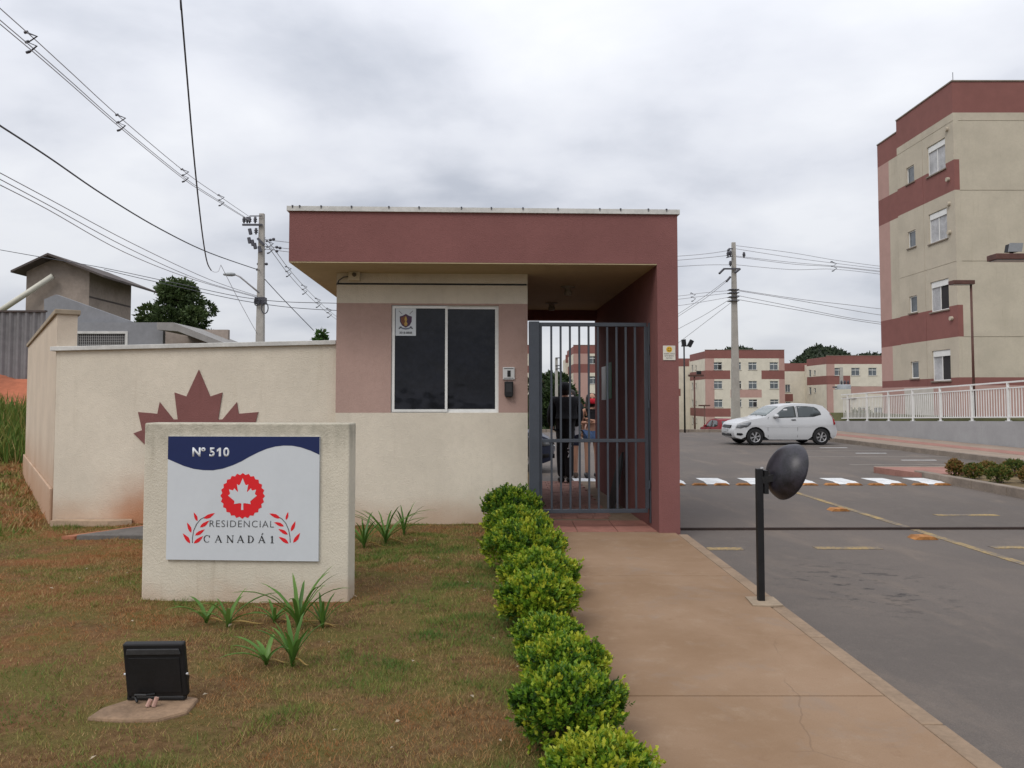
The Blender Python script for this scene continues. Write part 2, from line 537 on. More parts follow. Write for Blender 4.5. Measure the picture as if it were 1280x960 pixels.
def link(name, me, m, parent=None, smooth=False, bevel=0):
    o = bpy.data.objects.new(name, me)
    if m is not None and not me.materials: me.materials.append(m)
    col.objects.link(o)
    if parent:
        o.parent = parent
        if parent.type == 'EMPTY' and parent.get('worldbuilt'):
            o.location = -parent.location
    if smooth:
        me.polygons.foreach_set('use_smooth', [True] * len(me.polygons))
    if bevel:
        b = o.modifiers.new('bevel', 'BEVEL'); b.width = bevel; b.segments = 2; b.limit_method = 'ANGLE'
    return o


def tag(o, label=None, cat=None, group=None, kind=None):
    if label: o['label'] = label
    if cat: o['category'] = cat
    if group: o['group'] = group
    if kind: o['kind'] = kind
    return o


def thing(name, label, cat, loc=(0, 0, 0), group=None, world=True, rz=0):
    o = bpy.data.objects.new(name, None)
    o.empty_display_size = .2
    o.location = loc
    o.rotation_euler = (0, 0, rz)
    if world: o['worldbuilt'] = 1
    col.objects.link(o)
    return tag(o, label, cat, group)


def struct(o):
    o['kind'] = 'structure'
    return o


def copy_tree(o, parent=None):
    c = o.copy(); col.objects.link(c)
    c.parent = parent
    for ch in list(o.children): copy_tree(ch, c)
    return c


def np_mesh(name, verts, faces_n, nper, m, tone=None, parent=None, smooth=False):
    """verts (n,3); consecutive faces of nper verts"""
    me = bpy.data.meshes.new(name)
    nv = len(verts)
    me.vertices.add(nv); me.vertices.foreach_set('co', np.asarray(verts, dtype=np.float32).ravel())
    me.loops.add(faces_n * nper); me.loops.foreach_set('vertex_index', np.arange(faces_n * nper, dtype=np.int32))
    me.polygons.add(faces_n)
    me.polygons.foreach_set('loop_start', np.arange(0, faces_n * nper, nper, dtype=np.int32))
    me.polygons.foreach_set('loop_total', np.full(faces_n, nper, dtype=np.int32))
    if tone is not None:
        at_ = me.attributes.new('tone', 'FLOAT', 'POINT')
        at_.data.foreach_set('value', np.repeat(np.asarray(tone, dtype=np.float32), nper))
    me.update(); me.validate()
    return link(name, me, m, parent, smooth)


def grid_cells(us, zs, skip):
    out = []
    for i in range(len(us) - 1):
        for j in range(len(zs) - 1):
            um, zm = (us[i] + us[i + 1]) / 2, (zs[j] + zs[j + 1]) / 2
            if not skip(um, zm): out.append((us[i], us[i + 1], zs[j], zs[j + 1], um, zm))
    return out


def facade(fn, u0, u1, z0, z1, thick, openings, paint, parent, names, extra_u=(), extra_z=(), inset=None):
    """a wall panel split where its colours and openings change; fn(u, d, z) -> xyz with d = 0 at the outer face"""
    us = sorted({u0, u1, *[x for o in openings for x in (o[0], o[1])], *extra_u})
    zs = sorted({z0, z1, *[x for o in openings for x in (o[2], o[3])], *extra_z})
    us = [x for x in us if u0 - 1e-6 <= x <= u1 + 1e-6]; zs = [x for x in zs if z0 - 1e-6 <= x <= z1 + 1e-6]
    cells = grid_cells(us, zs, lambda u, z: any(o[0] < u < o[1] and o[2] < z < o[3] for o in openings))
    cm = [paint(c_[4], c_[5]) for c_ in cells]
    comp = list(range(len(cells)))

    def find(k):
        while comp[k] != k: k = comp[k]
        return k
    for i in range(len(cells)):
        for j in range(i):
            if cm[i] is not cm[j]: continue
            A, B_ = cells[i], cells[j]
            du = min(A[1], B_[1]) - max(A[0], B_[0]); dz = min(A[3], B_[3]) - max(A[2], B_[2])
            if (abs(du) < 1e-6 and dz > 1e-6) or (abs(dz) < 1e-6 and du > 1e-6): comp[find(i)] = find(j)
    groups = {}
    for k, (a, b, c, d, um, zm) in enumerate(cells):
        i = inset(um, zm) if inset else 0.0
        groups.setdefault(find(k), (cm[k], MB()))[1].box(a, b, i, thick, c, d, lambda u, dd, z: fn(u, dd, z))
    for m, mb in groups.values():
        mb.build(names.get(m, 'wall'), m, parent)


def smooth01(a, b, x):
    t = np.clip((x - a) / (b - a), 0, 1)
    return t * t * (3 - 2 * t)


# ================================================================== TERRAIN AND PAVING
def mound(x, y):
    x = np.asarray(x, float); y = np.asarray(y, float)
    return 1.35 * smooth01(14.3, 19.6, y) * smooth01(-8.2, -10.5, x)


def height_sheet(name, m, xs, ys, fz, smooth=True, jitter=0.0):
    nx, ny = len(xs), len(ys)
    X, Y = np.meshgrid(xs, ys)
    Z = fz(X, Y)
    if jitter:
        Z = Z + rng.uniform(-jitter, jitter, Z.shape)
    v = np.stack([X.ravel(), Y.ravel(), Z.ravel()], 1)
    f = [(j * nx + i, j * nx + i + 1, (j + 1) * nx + i + 1, (j + 1) * nx + i) for j in range(ny - 1) for i in range(nx - 1)]
    me = bpy.data.meshes.new(name); me.from_pydata(v.tolist(), [], f)
    o = link(name, me, m, None, smooth)
    return struct(o)


def terrain_z(X, Y):
    z = -.16 * np.ones_like(X)
    z = z - 1.15 * smooth01(37.6, 45, Y) - 2.0 * smooth01(48, 105, Y) * 1.0
    z = z + 2.0 * smooth01(20, 23, Y) * smooth01(-8.6, -11.5, X) * (1 - smooth01(45, 80, Y) * .4)
    z = z + 1.05 * smooth01(15.6, 15.9, X) * smooth01(12, 14, Y) * (1 - smooth01(50, 80, Y))
    return z


GROUND_M = mat('rough_ground', (.085, .085, .035), 1.0, .4, .25, bump=.5, bscale=3)
gx = np.unique(np.concatenate([np.linspace(-900, -60, 10), np.linspace(-60, 60, 81), np.linspace(60, 900, 10), [15.58, 15.62, 15.7, 15.9]]))
gy = np.unique(np.concatenate([np.linspace(-300, -20, 6), np.linspace(-20, 130, 101), np.linspace(130, 1500, 14)]))
height_sheet('ground', GROUND_M, gx, gy, terrain_z)

# lawn
lx = np.linspace(-16, .47, 150); ly = np.linspace(-4, 20.5, 180)


def lawn_z(X, Y):
    n = np.sin(X * 2.1 + .7 * np.sin(Y * 1.7)) * np.sin(Y * 1.9 + .4) * .012 + np.sin(X * 7.3 + Y * 3.1) * np.sin(Y * 6.1 - X * 2) * .006
    edge = smooth01(.47, .2, X)
    return mound(X, Y) + n * edge - .004 - .01 * smooth01(9.1, 9.3, Y) * 0


height_sheet('lawn', SOIL, lx, ly, lawn_z)
# red earth bank behind the lawn at the left
bx = np.linspace(-40, -8.5, 60); by = np.linspace(19.2, 24, 26)


def bank_z(X, Y):
    return 1.25 + .95 * smooth01(19.6, 22.4, Y) + .10 * np.sin(X * 1.3 + Y) + .06 * np.sin(X * 3.7 - Y * 2.2) - 1.4 * smooth01(-10.5, -8.6, X)


height_sheet('earth_bank', REDEARTH, bx, by, bank_z, jitter=.03)

# road ------------------------------------------------------------
ROAD_Z = -.08
rd = MB()
pts = [(2.03, -10), (30, -10), (30, 11.0), (12.5, 14.0), (12.5, 37.4), (-16, 37.4), (-16, 14.25), (2.03, 14.25)]
rd.prism(pts, lambda u, w, d: (u, w, d), ROAD_Z - .07, ROAD_Z)
road = struct(rd.build('road', ASPHALT))


def sheet(name, m, poly, z, parent=road, th=.004):
    b = MB(); b.prism(poly, lambda u, w, d: (u, w, d), z, z + th)
    return b.build(name, m, parent)


# raised crosswalk with stripes and orange reflectors
cw = MB()
cwp = [(14.25, ROAD_Z + .002), (14.5, ROAD_Z + .035), (15.3, ROAD_Z + .035), (15.7, ROAD_Z + .002)]
cw.prism(cwp, lambda u, w, d: (d, u, w), -14, 8.28)
cross = cw.build('raised_crosswalk', ASPHALT, road)
for k in range(9):
    x1 = 1.74 + .815 * k
    b = MB(); b.prism([(x1 - .43, 14.52), (x1, 14.52), (x1, 15.1), (x1 - .43, 15.1)], lambda u, w, d: (u, w, d), ROAD_Z + .036, ROAD_Z + .040)
    b.build('crosswalk_stripe', WHITEP, cross)
    # sloping front end of the stripe
    b = MB(); b.prism([(x1 - .43, 14.27), (x1, 14.27), (x1, 14.515), (x1 - .43, 14.515)], lambda u, w, d: (u, w, ROAD_Z + .005 + (w - 14.25) * .132 + d), 0, .004)
    b.build('crosswalk_stripe', WHITEP, cross)
for k in range(17):
    x = 1.55 + .41 * k
    b = MB(); b.prism([(x - .14, 0), (x + .14, 0), (x + .09, .032), (x - .09, .032)], lambda u, w, d: (u, d, ROAD_Z + .004 + w), 14.25, 14.13)
    b.build('reflector_stud', ORANGE, cross)
# centre line, dashes, sliding gate track
sheet('centre_line', YELLOW, [(4.98, 1.5), (5.09, 1.5), (5.0, 14.1), (4.90, 14.1)], ROAD_Z + .001)
for y in (8.75, 10.95, 13.2):
    b = MB(); b.prism([(-.135, 0), (.135, 0), (.085, .034), (-.085, .034)], lambda u, w, d: (4.76 + u, y + d, ROAD_Z + .001 + w), -.09, .09)
    b.build('reflector_stud', ORANGE, road)
for x0, x1, y in ((2.14, 2.52, 8.08), (3.3, 4.0, 8.12), (4.86 + .35, 5.85, 8.16), (5.9, 6.75, 10.45)):
    sheet('yellow_dash', YELLOW, [(x0, y), (x1, y), (x1, y + .13), (x0, y + .13)], ROAD_Z + .001)
for i, (x0, x1, y) in enumerate(((8.4, 12.4, 18.6), (8.4, 12.4, 21.2), (9.2, 12.4, 23.8), (9.2, 12.4, 26.4))):
    sheet('parking_line', mat('faded_parking_paint', (.21, .19, .17), .9, .2, 3), [(x0, y), (x1, y), (x1, y + .11), (x0, y + .11)], ROAD_Z + .001)
for y in (20.0, 22.6, 25.2):
    sheet('parking_line', WHITEP, [(10.4, y), (11.3, y), (11.3, y + .10), (10.4, y + .10)], ROAD_Z + .001)
tk = MB(); tk.bar((1.95, 9.32, ROAD_Z + .012), (16, 9.5, ROAD_Z + .012), .045, .03)
tk.build('gate_track', mat('rusty_track', (.035, .022, .018), .8, .3, 6), road)

# path ------------------------------------------------------------
pm = MB(); pm.prism([(.46, -8), (1.93, -8), (1.93, 8.74), (.46, 8.74)], lambda u, w, d: (u, w, d), -.15, -.03)
path = struct(pm.build('path', mat('path_bed', (.08, .055, .035), 1, .2, 4)))
ys = [-2.0, 1.2, 3.93, 6.57, 8.735]
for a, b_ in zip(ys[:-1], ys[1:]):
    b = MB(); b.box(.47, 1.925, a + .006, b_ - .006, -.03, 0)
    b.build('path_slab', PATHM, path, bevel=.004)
ks = [-2.0, 1.5, 3.6, 4.9, 6.9, 8.6]
for a, b_ in zip(ks[:-1], ks[1:]):
    b = MB(); b.box(1.934, 2.04, a + .005, b_ - .005, -.15, -.004)
    b.build('kerb_stone', KERB_C, path, bevel=.008)
# red tiles at the gate and passage floor
pf = MB(); pf.box(.25, 1.74, 8.74, 14.24, -.15, -.012)
passage = struct(pf.build('passage_floor', mat('passage_concrete', (.20, .145, .10), .92, .2, 3, bump=.2, bscale=60)))
for i in range(3):
    for j in range(2):
        b = MB(); b.box(.36 + .462 * i + .004, .36 + .462 * (i + 1) - .004, 8.75 + .4 * j + .004, 8.75 + .4 * (j + 1) - .004, -.012, .001)
        b.build('floor_tile', TILE_R, passage, bevel=.003)
for j in range(22):
    for i in range(4):
        off = .1 if j % 2 else 0
        x0 = .52 + .2 * i + off * .5; y0 = 9.75 + .2 * j
        b = MB(); b.box(x0 + .004, x0 + .196, y0 + .004, y0 + .196, -.012, .003 + random.uniform(-.003, .003))
        b.build('paver', PAVER_R, passage)

# far pavement, island, retaining wall ------------------------------
pv = MB(); pv.box(12.52, 15.6, 13.9, 37.4, -.2, .055)
pave = struct(pv.build('pavement', mat('pavement_concrete', (.27, .21, .165), .92, .18, 1.2, bump=.2, bscale=30)))
sp_ = MB(); sp_.box(13.55, 14.3, 13.95, 37.3, .055, .061)
sp_.build('tactile_strip', mat('pink_paving', (.30, .155, .125), .92, .2, 2.5, bump=.3, bscale=20), pave)
for k in range(24):
    b = MB(); b.box(12.36, 12.515, 13.9 + k * .98, 13.9 + k * .98 + .965, -.2, .065)
    b.build('kerb_stone', KERB_D, pave, bevel=.01)
for k in range(26):
    b = MB(); b.box(-14 + k * 1.0, -14 + k * 1.0 + .98, 37.4, 37.55, -.2, .06)
    b.build('kerb_stone', KERB_D, pave, bevel=.01)
isl = MB(); isl.prism([(8.45, 6), (12, 6), (12, 15.1), (8.45, 15.1)], lambda u, w, d: (u, w, d), -.2, .03)
island = struct(isl.build('planting_island', mat('island_soil', (.14, .10, .05), 1, .45, 2.2, bump=.6, bscale=14)))
b = MB(); b.prism([(8.3, 15.1), (12.3, 15.1), (12.3, 16.6), (8.0, 16.6)], lambda u, w, d: (u, w, d), -.2, .045)
b.build('pink_paving', mat('pink_paving', (.30, .155, .125), .92, .2, 2.5), island)
for k in range(10):
    b = MB(); b.box(8.28, 8.44, 6 + k * .95, 6 + k * .95 + .94, -.2, .075)
    b.build('kerb_stone', KERB_D, island, bevel=.015)
for k in range(4):
    b = MB(); b.box(8.05 + k * 1.06, 8.05 + k * 1.06 + 1.05, 16.6, 16.72, -.2, .055)
    b.build('kerb_stone', KERB_D, island, bevel=.015)


def rail_base(y):      # top of the retaining wall drops gently with distance
    return .86 - (y - 23) * .027


rw = MB()
ysr = np.linspace(13.5, 36.5, 12)
for a, b_ in zip(ysr[:-1], ysr[1:]):
    rw.add([(15.62, a, -.2), (15.62, b_, -.2), (15.62, b_, rail_base(b_)), (15.62, a, rail_base(a)),
            (15.82, a, -.2), (15.82, b_, -.2), (15.82, b_, rail_base(b_)), (15.82, a, rail_base(a))],
           [(0, 1, 2, 3), (4, 7, 6, 5), (3, 2, 6, 7)])
rw.add([(15.62, 36.5, -.2), (15.82, 36.5, -.2), (15.82, 36.5, rail_base(36.5)), (15.62, 36.5, rail_base(36.5))], [(0, 1, 2, 3)])
o = rw.build('retaining_wall', GREYWALL, recalc=False)
tag(o, 'long grey rendered retaining wall below the white railing', 'retaining wall')
gt = MB()
gt.add([(15.8, 13.5, .9), (40, 13.5, 1.1), (40, 60, .9), (15.8, 36.5, .45)], [(0, 1, 2, 3)])
struct(gt.build('terrace', mat('terrace_grass', (.085, .10, .03), 1, .35, 1.2, bump=.6, bscale=20)))

# railing on the wall
rail = thing('railing', 'white metal baluster railing on top of the grey retaining wall', 'railing', (15.72, 20, .9))
rp = MB(); rp.bar((15.72, 14, rail_base(14) + 1.22), (15.72, 35.6, rail_base(35.6) + 1.22), .055, .05); rp.build('top_rail', WHITE_M, rail)
rp = MB(); rp.bar((15.72, 14, rail_base(14) + 1.04), (15.72, 35.6, rail_base(35.6) + 1.04), .04, .04); rp.build('upper_rail', WHITE_M, rail)
rp = MB(); rp.bar((15.72, 14, rail_base(14) + .13), (15.72, 35.6, rail_base(35.6) + .13), .04, .04); rp.build('lower_rail', WHITE_M, rail)
posts = [23.8 + 1.86 * k for k in range(-4, 7)]
pmb = MB(); pmb.box(-.03, .03, -.03, .03, 0, 1.2)
pmb.box(-.07, .07, -.07, .07, 0, .015)
pme = None
for y in posts:
    if pme is None:
        o = pmb.build('post', WHITE_M, rail); pme = o.data
    else:
        o = link('post', pme, WHITE_M, rail)
    o.location = Vector((15.72, y, rail_base(y))) - rail.location
bmb = MB(); bmb.box(-.010, .010, -.010, .010, 0, .92)
bme = None
y = posts[0] + .14
while y < 35.5:
    if min(abs(y - p) for p in posts) > .07:
        if bme is None:
            o = bmb.build('baluster', WHITE_M, rail); bme = o.data
        else:
            o = link('baluster', bme, WHITE_M, rail)
        o.location = Vector((15.72, y, rail_base(y) + .12)) - rail.location
    y += .133

# ================================================================== GUARDHOUSE
GO = Vector((.27, 9.3, 0)); GA = R(2.2)
gh = thing('guardhouse', 'cream and mauve guardhouse with deep red-brown flat roof over the gate passage', 'guardhouse', GO, rz=GA, world=False)


def gw(u, v, z):       # guardhouse local -> world
    c, s = math.cos(GA), math.sin(GA)
    return Vector((GO.x + u * c - v * s, GO.y + u * s + v * c, z))


UL = -2.33             # left end of the booth
RZ = 3.06              # soffit
win = (-1.665, -.355, 1.345, 2.66)
facade(lambda u, d, z: (u, d, z), UL, 0, -.15, RZ, .15, [win],
       lambda u, z: MAUVE if 1.345 < z < 2.68 else CREAM, gh, {CREAM: 'booth_wall', MAUVE: 'mauve_panel'}, extra_z=(1.345, 2.68, 2.905, 2.93),
       inset=lambda u, z: .012 if 2.905 < z < 2.93 else 0)
facade(lambda u, d, z: (UL + d, u, z), .15, 3.3, -.15, RZ, .12, [], lambda u, z: MAUVE if 1.345 < z < 2.68 else CREAM, gh,
       {CREAM: 'side_wall', MAUVE: 'mauve_panel'}, extra_z=(1.345, 2.68))
b = MB(); b.box(-.12, 0, .15, 3.9, -.15, RZ); b.build('passage_side_wall', BRICKRED, gh)
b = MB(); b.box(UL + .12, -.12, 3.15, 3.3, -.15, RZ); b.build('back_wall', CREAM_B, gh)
# black strip along the groove
b = MB(); b.box(UL + .01, -.01, .004, .011, 2.908, 2.927); b.build('drip_line', INK, gh)
# passage wall / pillar at the right
b = MB(); b.box(1.44, 1.68, -.70, 3.9, -.15, RZ); b.build('passage_wall', BRICKRED, gh)
# roof slab: soffit, fascia and flashing
b = MB(); b.box(-2.737, 1.438, -.697, 3.917, RZ - .012, RZ - .001); b.build('soffit', SOFFIT, gh)
fz0, fz1 = RZ, 3.63
b = MB()
b.box(-2.74, 1.68, -.70, -.58, fz0 + .0, fz1)
b.box(-2.74, -2.62, -.58, 3.8, fz0, fz1)
b.box(1.56, 1.68, -.58, 3.8, RZ, fz1)
b.box(-2.74, 1.68, 3.8, 3.92, fz0, fz1)
b.build('roof_fascia', BRICKRED, gh)
b = MB(); b.box(-2.62, 1.56, -.58, 3.8, 3.3, 3.36); b.build('roof_deck', GREYWALL, gh)
b = MB()
b.box(-2.765, 1.705, -.725, -.55, fz1 + .001, fz1 + .055)
b.box(-2.765, -2.60, -.55, 3.945, fz1 + .001, fz1 + .055)
b.box(1.54, 1.705, -.55, 3.945, fz1 + .001, fz1 + .055)
b.build('roof_flashing', COPING, gh)
for i, u in enumerate((-2.70, -2.62, -2.38, -2.04, -1.62, -1.28, -.80, -.46, -.1, .3, .78, 1.02, 1.34, 1.55)):
    b = MB(); b.box(u - .008, u + .008, -.735 + .0, -.70, fz1 + .05, fz1 + .062); b.box(u - .004, u + .004, -.731, -.7265, fz1 + .03, fz1 + .05)
    b.build('flashing_clip', INSUL, gh)
b = MB(); b.box(0, 1.44, 3.72, 3.9, 2.88, RZ - .0135); b.build('back_beam', BRICKRED, gh)
# window: outer frame, two sliding sashes
wf = MB()
u0, u1, z0, z1 = win
t_ = .02
wf.box(u0, u1, .03, .09, z0, z0 + t_); wf.box(u0, u1, .03, .09, z1 - t_ * .6, z1); wf.box(u0, u0 + t_, .03, .09, z0 + t_, z1 - t_ * .6); wf.box(u1 - t_, u1, .03, .09, z0 + t_, z1 - t_ * .6)
frame = wf.build('window_frame', WHITE_M, gh)


def sash(a, b_, zz0, zz1, d0, name='sash'):
    m_ = MB(); w = .03
    m_.box(a, b_, d0, d0 + .025, zz0, zz0 + w); m_.box(a, b_, d0, d0 + .025, zz1 - w, zz1)
    m_.box(a, a + w, d0, d0 + .025, zz0 + w, zz1 - w); m_.box(b_ - w, b_, d0, d0 + .025, zz0 + w, zz1 - w)
    s_ = m_.build(name, WHITE_M, frame)
    g = MB(); g.box(a + w, b_ - w, d0 + .009, d0 + .015, zz0 + w, zz1 - w)
    g.build('pane', GLASS_D, frame)


um = (u0 + u1) / 2
sash(u0 + .012, um + .03, z0 + .012, z1 - .01, .012)
sash(um - .01, u1 - .012, z0 + .014, z1 - .012, .045)
b = MB(); b.box(UL + .13, -.13, .16, .17, .9, 2.9); b.build('dark_room_sheet', DARKROOM, gh)  # sheet coloured dark to stand for the unlit room behind the window
# ceiling lamps in the passage
for u, v in ((.62, 1.0), (.57, 2.75)):
    b = MB(); b.lathe([(.001, 0), (.09, 0), (.10, -.02), (.045, -.035), (.04, -.07), (.055, -.085), (.05, -.13), (.001, -.14)], (u, v, RZ), 'Z', 14)
    b.build('ceiling_lamp', mat('dusty_lamp', (.30, .27, .22), .5, .1), gh, smooth=True)

# things fixed to the guardhouse ----------------------------------------
def flat_fn(u0, v0, z0):
    return lambda u, w, d: gw(u0 + u, v0 - d, z0 + w)


# sticker with shield and swords on the glass
st = thing('notice_sticker', 'white notice with shield crest and crossed swords on the dark window', 'sticker', gw(-1.5, 0, 2.45))
sf = flat_fn(-1.615, .02, 2.285)
b = MB(); b.prism([(0, 0), (.248, 0), (.248, .335), (0, .335)], sf, 0, .002); b.build('sheet', WHITE_S, st)
shield = [(.05, .235), (.085, .245), (.124, .268), (.163, .245), (.198, .235), (.195, .17), (.17, .125), (.124, .098), (.078, .125), (.053, .17)]
b = MB(); b.prism(shield, sf, .0025, .0035); b.build('shield', PURPLE, st)
inner = [(.124 + (x - .124) * .8, .175 + (y - .175) * .8) for x, y in shield]
b = MB(); b.prism([(x, y) for x, y in inner if x <= .15], sf, .004, .0045); b.build('shield_field', mat('maroon_ink', (.17, .06, .03), .5, .3, 50), st)
b = MB(); b.prism([(.11, .12), (.138, .12), (.145, .15), (.132, .17), (.142, .2), (.13, .235), (.115, .235), (.108, .2), (.118, .175), (.106, .15)], sf, .005, .0055); b.build('shield_figure', GOLD, st)
b = MB()
for sx in (-1, 1):
    for a, c, w in (((.124 + sx * .085, .305), (.124 + sx * .045, .265), .006), ((.124 + sx * .05, .11), (.124 + sx * .085, .085), .016)):
        dx, dy = c[0] - a[0], c[1] - a[1]; ln = math.hypot(dx, dy); nx, ny = -dy / ln * w / 2, dx / ln * w / 2
        b.prism([(a[0] + nx, a[1] + ny), (c[0] + nx, c[1] + ny), (c[0] - nx, c[1] - ny), (a[0] - nx, a[1] - ny)], sf, .002, .0032)
b.build('crossed_swords', INK_G, st)
b = MB(); b.prism([(.05, .098), (.085, .08), (.124, .074), (.163, .08), (.198, .098), (.198, .118), (.163, .1), (.124, .094), (.085, .1), (.05, .118)], sf, .0022, .003); b.build('ribbon', mat('blue_grey_ink', (.16, .18, .24), .5, .1), st)


def text_mesh(name, body, size, fn, m, parent, align='CENTER', bold=0.0, sx=1.0, d0=.0, d1=.002, spacing=1.0):
    cu = bpy.data.curves.new(name, 'FONT')
    cu.body = body; cu.size = size; cu.align_x = align; cu.offset = bold; cu.space_character = spacing
    cu.resolution_u = 4
    tmp = bpy.data.objects.new(name, cu); col.objects.link(tmp)
    dg = bpy.context.evaluated_depsgraph_get()
    me = bpy.data.meshes.new_from_object(tmp.evaluated_get(dg))
    bpy.data.objects.remove(tmp)
    bm = bmesh.new(); bm.from_mesh(me)
    r = bmesh.ops.extrude_face_region(bm, geom=bm.faces[:])
    for v in [g for g in r['geom'] if isinstance(g, bmesh.types.BMVert)]: v.co.z = 1.0
    for v in bm.verts:
        d = d1 if v.co.z > .5 else d0
        v.co = fn(v.co.x * sx, v.co.y, d)
    bmesh.ops.recalc_face_normals(bm, faces=bm.faces)
    me.materials.clear()
    bm.to_mesh(me); bm.free()
    return link(name, me, m, parent)


text_mesh('phone_number', '3018-8808', .036, flat_fn(-1.615 + .124, .02, 2.285 + .024), INK_G, st, bold=.001, d0=.0025, d1=.0035)

# smiley plate on the pillar
sm = thing('smiley_plate', 'small pale plate with yellow smiling face on the red-brown pillar', 'sign', gw(1.58, -.7, 2.05))
sf = flat_fn(1.499, -.702, 1.955)
b = MB(); b.prism([(0, 0), (.142, 0), (.142, .165), (0, .165)], sf, 0, .006); b.build('plate', PAPER, sm)
circ = [(.071 + .034 * math.cos(a), .122 + .034 * math.sin(a)) for a in np.linspace(0, 2 * PI, 25)[:-1]]
b = MB(); b.prism(circ, sf, .0065, .0075); b.build('smiling_face', SMILE, sm)
b = MB()
for sx in (-1, 1):
    b.prism([(.071 + sx * .011 + .0045 * math.cos(a), .132 + .007 * math.sin(a)) for a in np.linspace(0, 2 * PI, 9)[:-1]], sf, .008, .0085)
arc = [(.071 + .021 * math.cos(a), .12 + .019 * math.sin(a)) for a in np.linspace(PI, 2 * PI, 9)] + [(.071 + .016 * math.cos(a), .12 + .013 * math.sin(a)) for a in np.linspace(2 * PI, PI, 9)]
b.prism(arc, sf, .008, .0085)
b.build('face_features', INK, sm)
for i, (t, s_) in enumerate((('SORRIA, VOCÊ', .019), ('ESTÁ SENDO', .019), ('FILMADO', .017))):
    text_mesh('lettering', t, s_, flat_fn(1.499 + .071, -.702, 1.955 + .066 - .024 * i), INK_G, sm, d0=.0065, d1=.0072)

# intercom plate and black reader box
ic = thing('intercom_plate', 'small white square switch plate beside the guardhouse window', 'intercom', gw(-.24, 0, 1.83))
sf = flat_fn(-.305, -.001, 1.75)
b = MB(); b.prism([(0, 0), (.145, 0), (.145, .15), (0, .15)], sf, 0, .02); b.build('plate', mat('white_plastic', (.6, .6, .59), .4, .05), ic, bevel=.004)
b = MB(); b.prism([(.055, .035), (.095, .035), (.095, .11), (.055, .11)], sf, .0205, .026); b.build('slot', BLACKP, ic)
b = MB(); b.prism([(.015, .128), (.13, .128), (.13, .138), (.015, .138)], sf, .0205, .0215); b.prism([(.015, .012), (.13, .012), (.13, .02), (.015, .02)], sf, .0205, .0215); b.build('print_line', INK_G, ic)
rb = thing('card_reader', 'black box reader on the mauve wall below the white plate', 'card reader', gw(-.24, 0, 1.63))
sf = flat_fn(-.285, -.001, 1.535)
b = MB(); b.prism([(.012, 0), (.095, 0), (.105, .03), (.105, .19), (0, .19), (0, .03)], sf, 0, .07); b.build('housing', BLACKP, rb, bevel=.008)
b = MB(); b.prism([(.018, .06), (.088, .06), (.088, .165), (.018, .165)], sf, .0705, .075); b.build('cover', mat('dark_grey_plastic', (.03, .03, .032), .35, .1), rb)
# alarm box with cable under the soffit
ab = thing('alarm_box', 'cream junction box with curled cable under the guardhouse roof', 'alarm box', gw(-2.1, 0, 2.98))
sf = flat_fn(-2.175, -.001, 2.945)
b = MB(); b.prism([(0, 0), (.135, 0), (.135, .115), (0, .115)], sf, 0, .10); b.build('housing', mat('beige_plastic', (.58, .51, .38), .5, .1), ab, bevel=.006)
b = MB(); b.lathe([(.001, -.03), (.022, -.03), (.026, 0), (.022, .02), (.001, .02)], gw(-2.1, -.115, 3.01), 'Y', 12); b.build('siren', mat('siren_dark', (.10, .085, .06), .5, .1), ab, smooth=True)
b = MB(); b.tube([gw(-2.175, -.03, 3.0), gw(-2.24, -.05, 2.99), gw(-2.30, -.03, 2.95), gw(-2.33, .01, 2.90), gw(-2.335, .05, 2.93)], .008, 6); b.build('cable', CABLE, ab)

# poster in the passage
po = thing('poster', 'green and white notice on the dark inner passage wall', 'poster', gw(1.43, 2.7, 1.8))
for (v0, v1, m_, dd) in ((2.25, 2.75, GREENP, .003), (2.76, 3.15, WHITE_S, .004)):
    b = MB(); b.box(1.436 - dd, 1.438, v0, v1, 1.52 if m_ is GREENP else 1.50, 2.08 if m_ is GREENP else 2.04, lambda u, v, z: gw(u, v, z)); b.build('sheet', m_, po)
# dark board leaning on the passage wall
b = MB(); b.prism([(0, 0), (.42, 0), (.40, .62), (.2, .78), (.08, .6)], lambda u, w, d: gw(1.40 - (.78 - w) * .22 + d, 1.0 + u, w), -.015, .015)
tag(b.build('leaning_board', BLACKM), 'dark board leaning on the passage wall behind the gate', 'board')

# entrance gate ---------------------------------------------------------
gate = thing('gate', 'slate grey barred metal entrance gate beneath the red-brown roof', 'gate', gw(0, -.3, 0))
gv = -.3


def gpart(name, u0, u1, z0, z1, d=.04, dv=0.0):
    b = MB(); b.box(u0, u1, gv - d / 2 + dv, gv + d / 2 + dv, z0, z1, lambda u, v, z: gw(u, v, z))
    return b.build(name, GATE_P, gate, bevel=.003)


jamb = gpart('jamb_post', -.005, .115, 0, 2.43, .10)
gpart('top_rail', .115, 1.40, 2.375, 2.42, .04)
gpart('middle_rail', .1155, 1.375, 1.0, 1.04, .03)
gpart('bottom_rail', .115, 1.40, .17, .215, .04)
gpart('frame_stile', .1155, .15, .2155, 2.3745, .036)
gpart('frame_stile', 1.375, 1.415, .2155, 2.3745, .04)
gpart('hinge_post', 1.425, 1.438, .05, 2.42, .06)
nb = 10
for k in range(nb):
    u = .15 + (1.375 - .15) * (k + 1) / (nb + 1)
    gpart('bar', u - .012, u + .012, .2155, .9995, .022)
    gpart('bar', u - .012, u + .012, 1.0405, 2.3745, .022)
for z in (.5, 1.45, 2.1):
    b = MB(); b.lathe([(.001, -.05), (.014, -.05), (.014, .05), (.001, .05)], gw(1.42, gv - .03, z), 'Z', 8); b.build('hinge', GATE_P, gate)

# ================================================================== BOUNDARY WALLS
bwl = thing('boundary_wall', 'cream boundary wall with painted maple leaf left of the guardhouse', 'wall', (-3.8, 9.33, 0))
WX0, WX1 = -5.52, -2.05


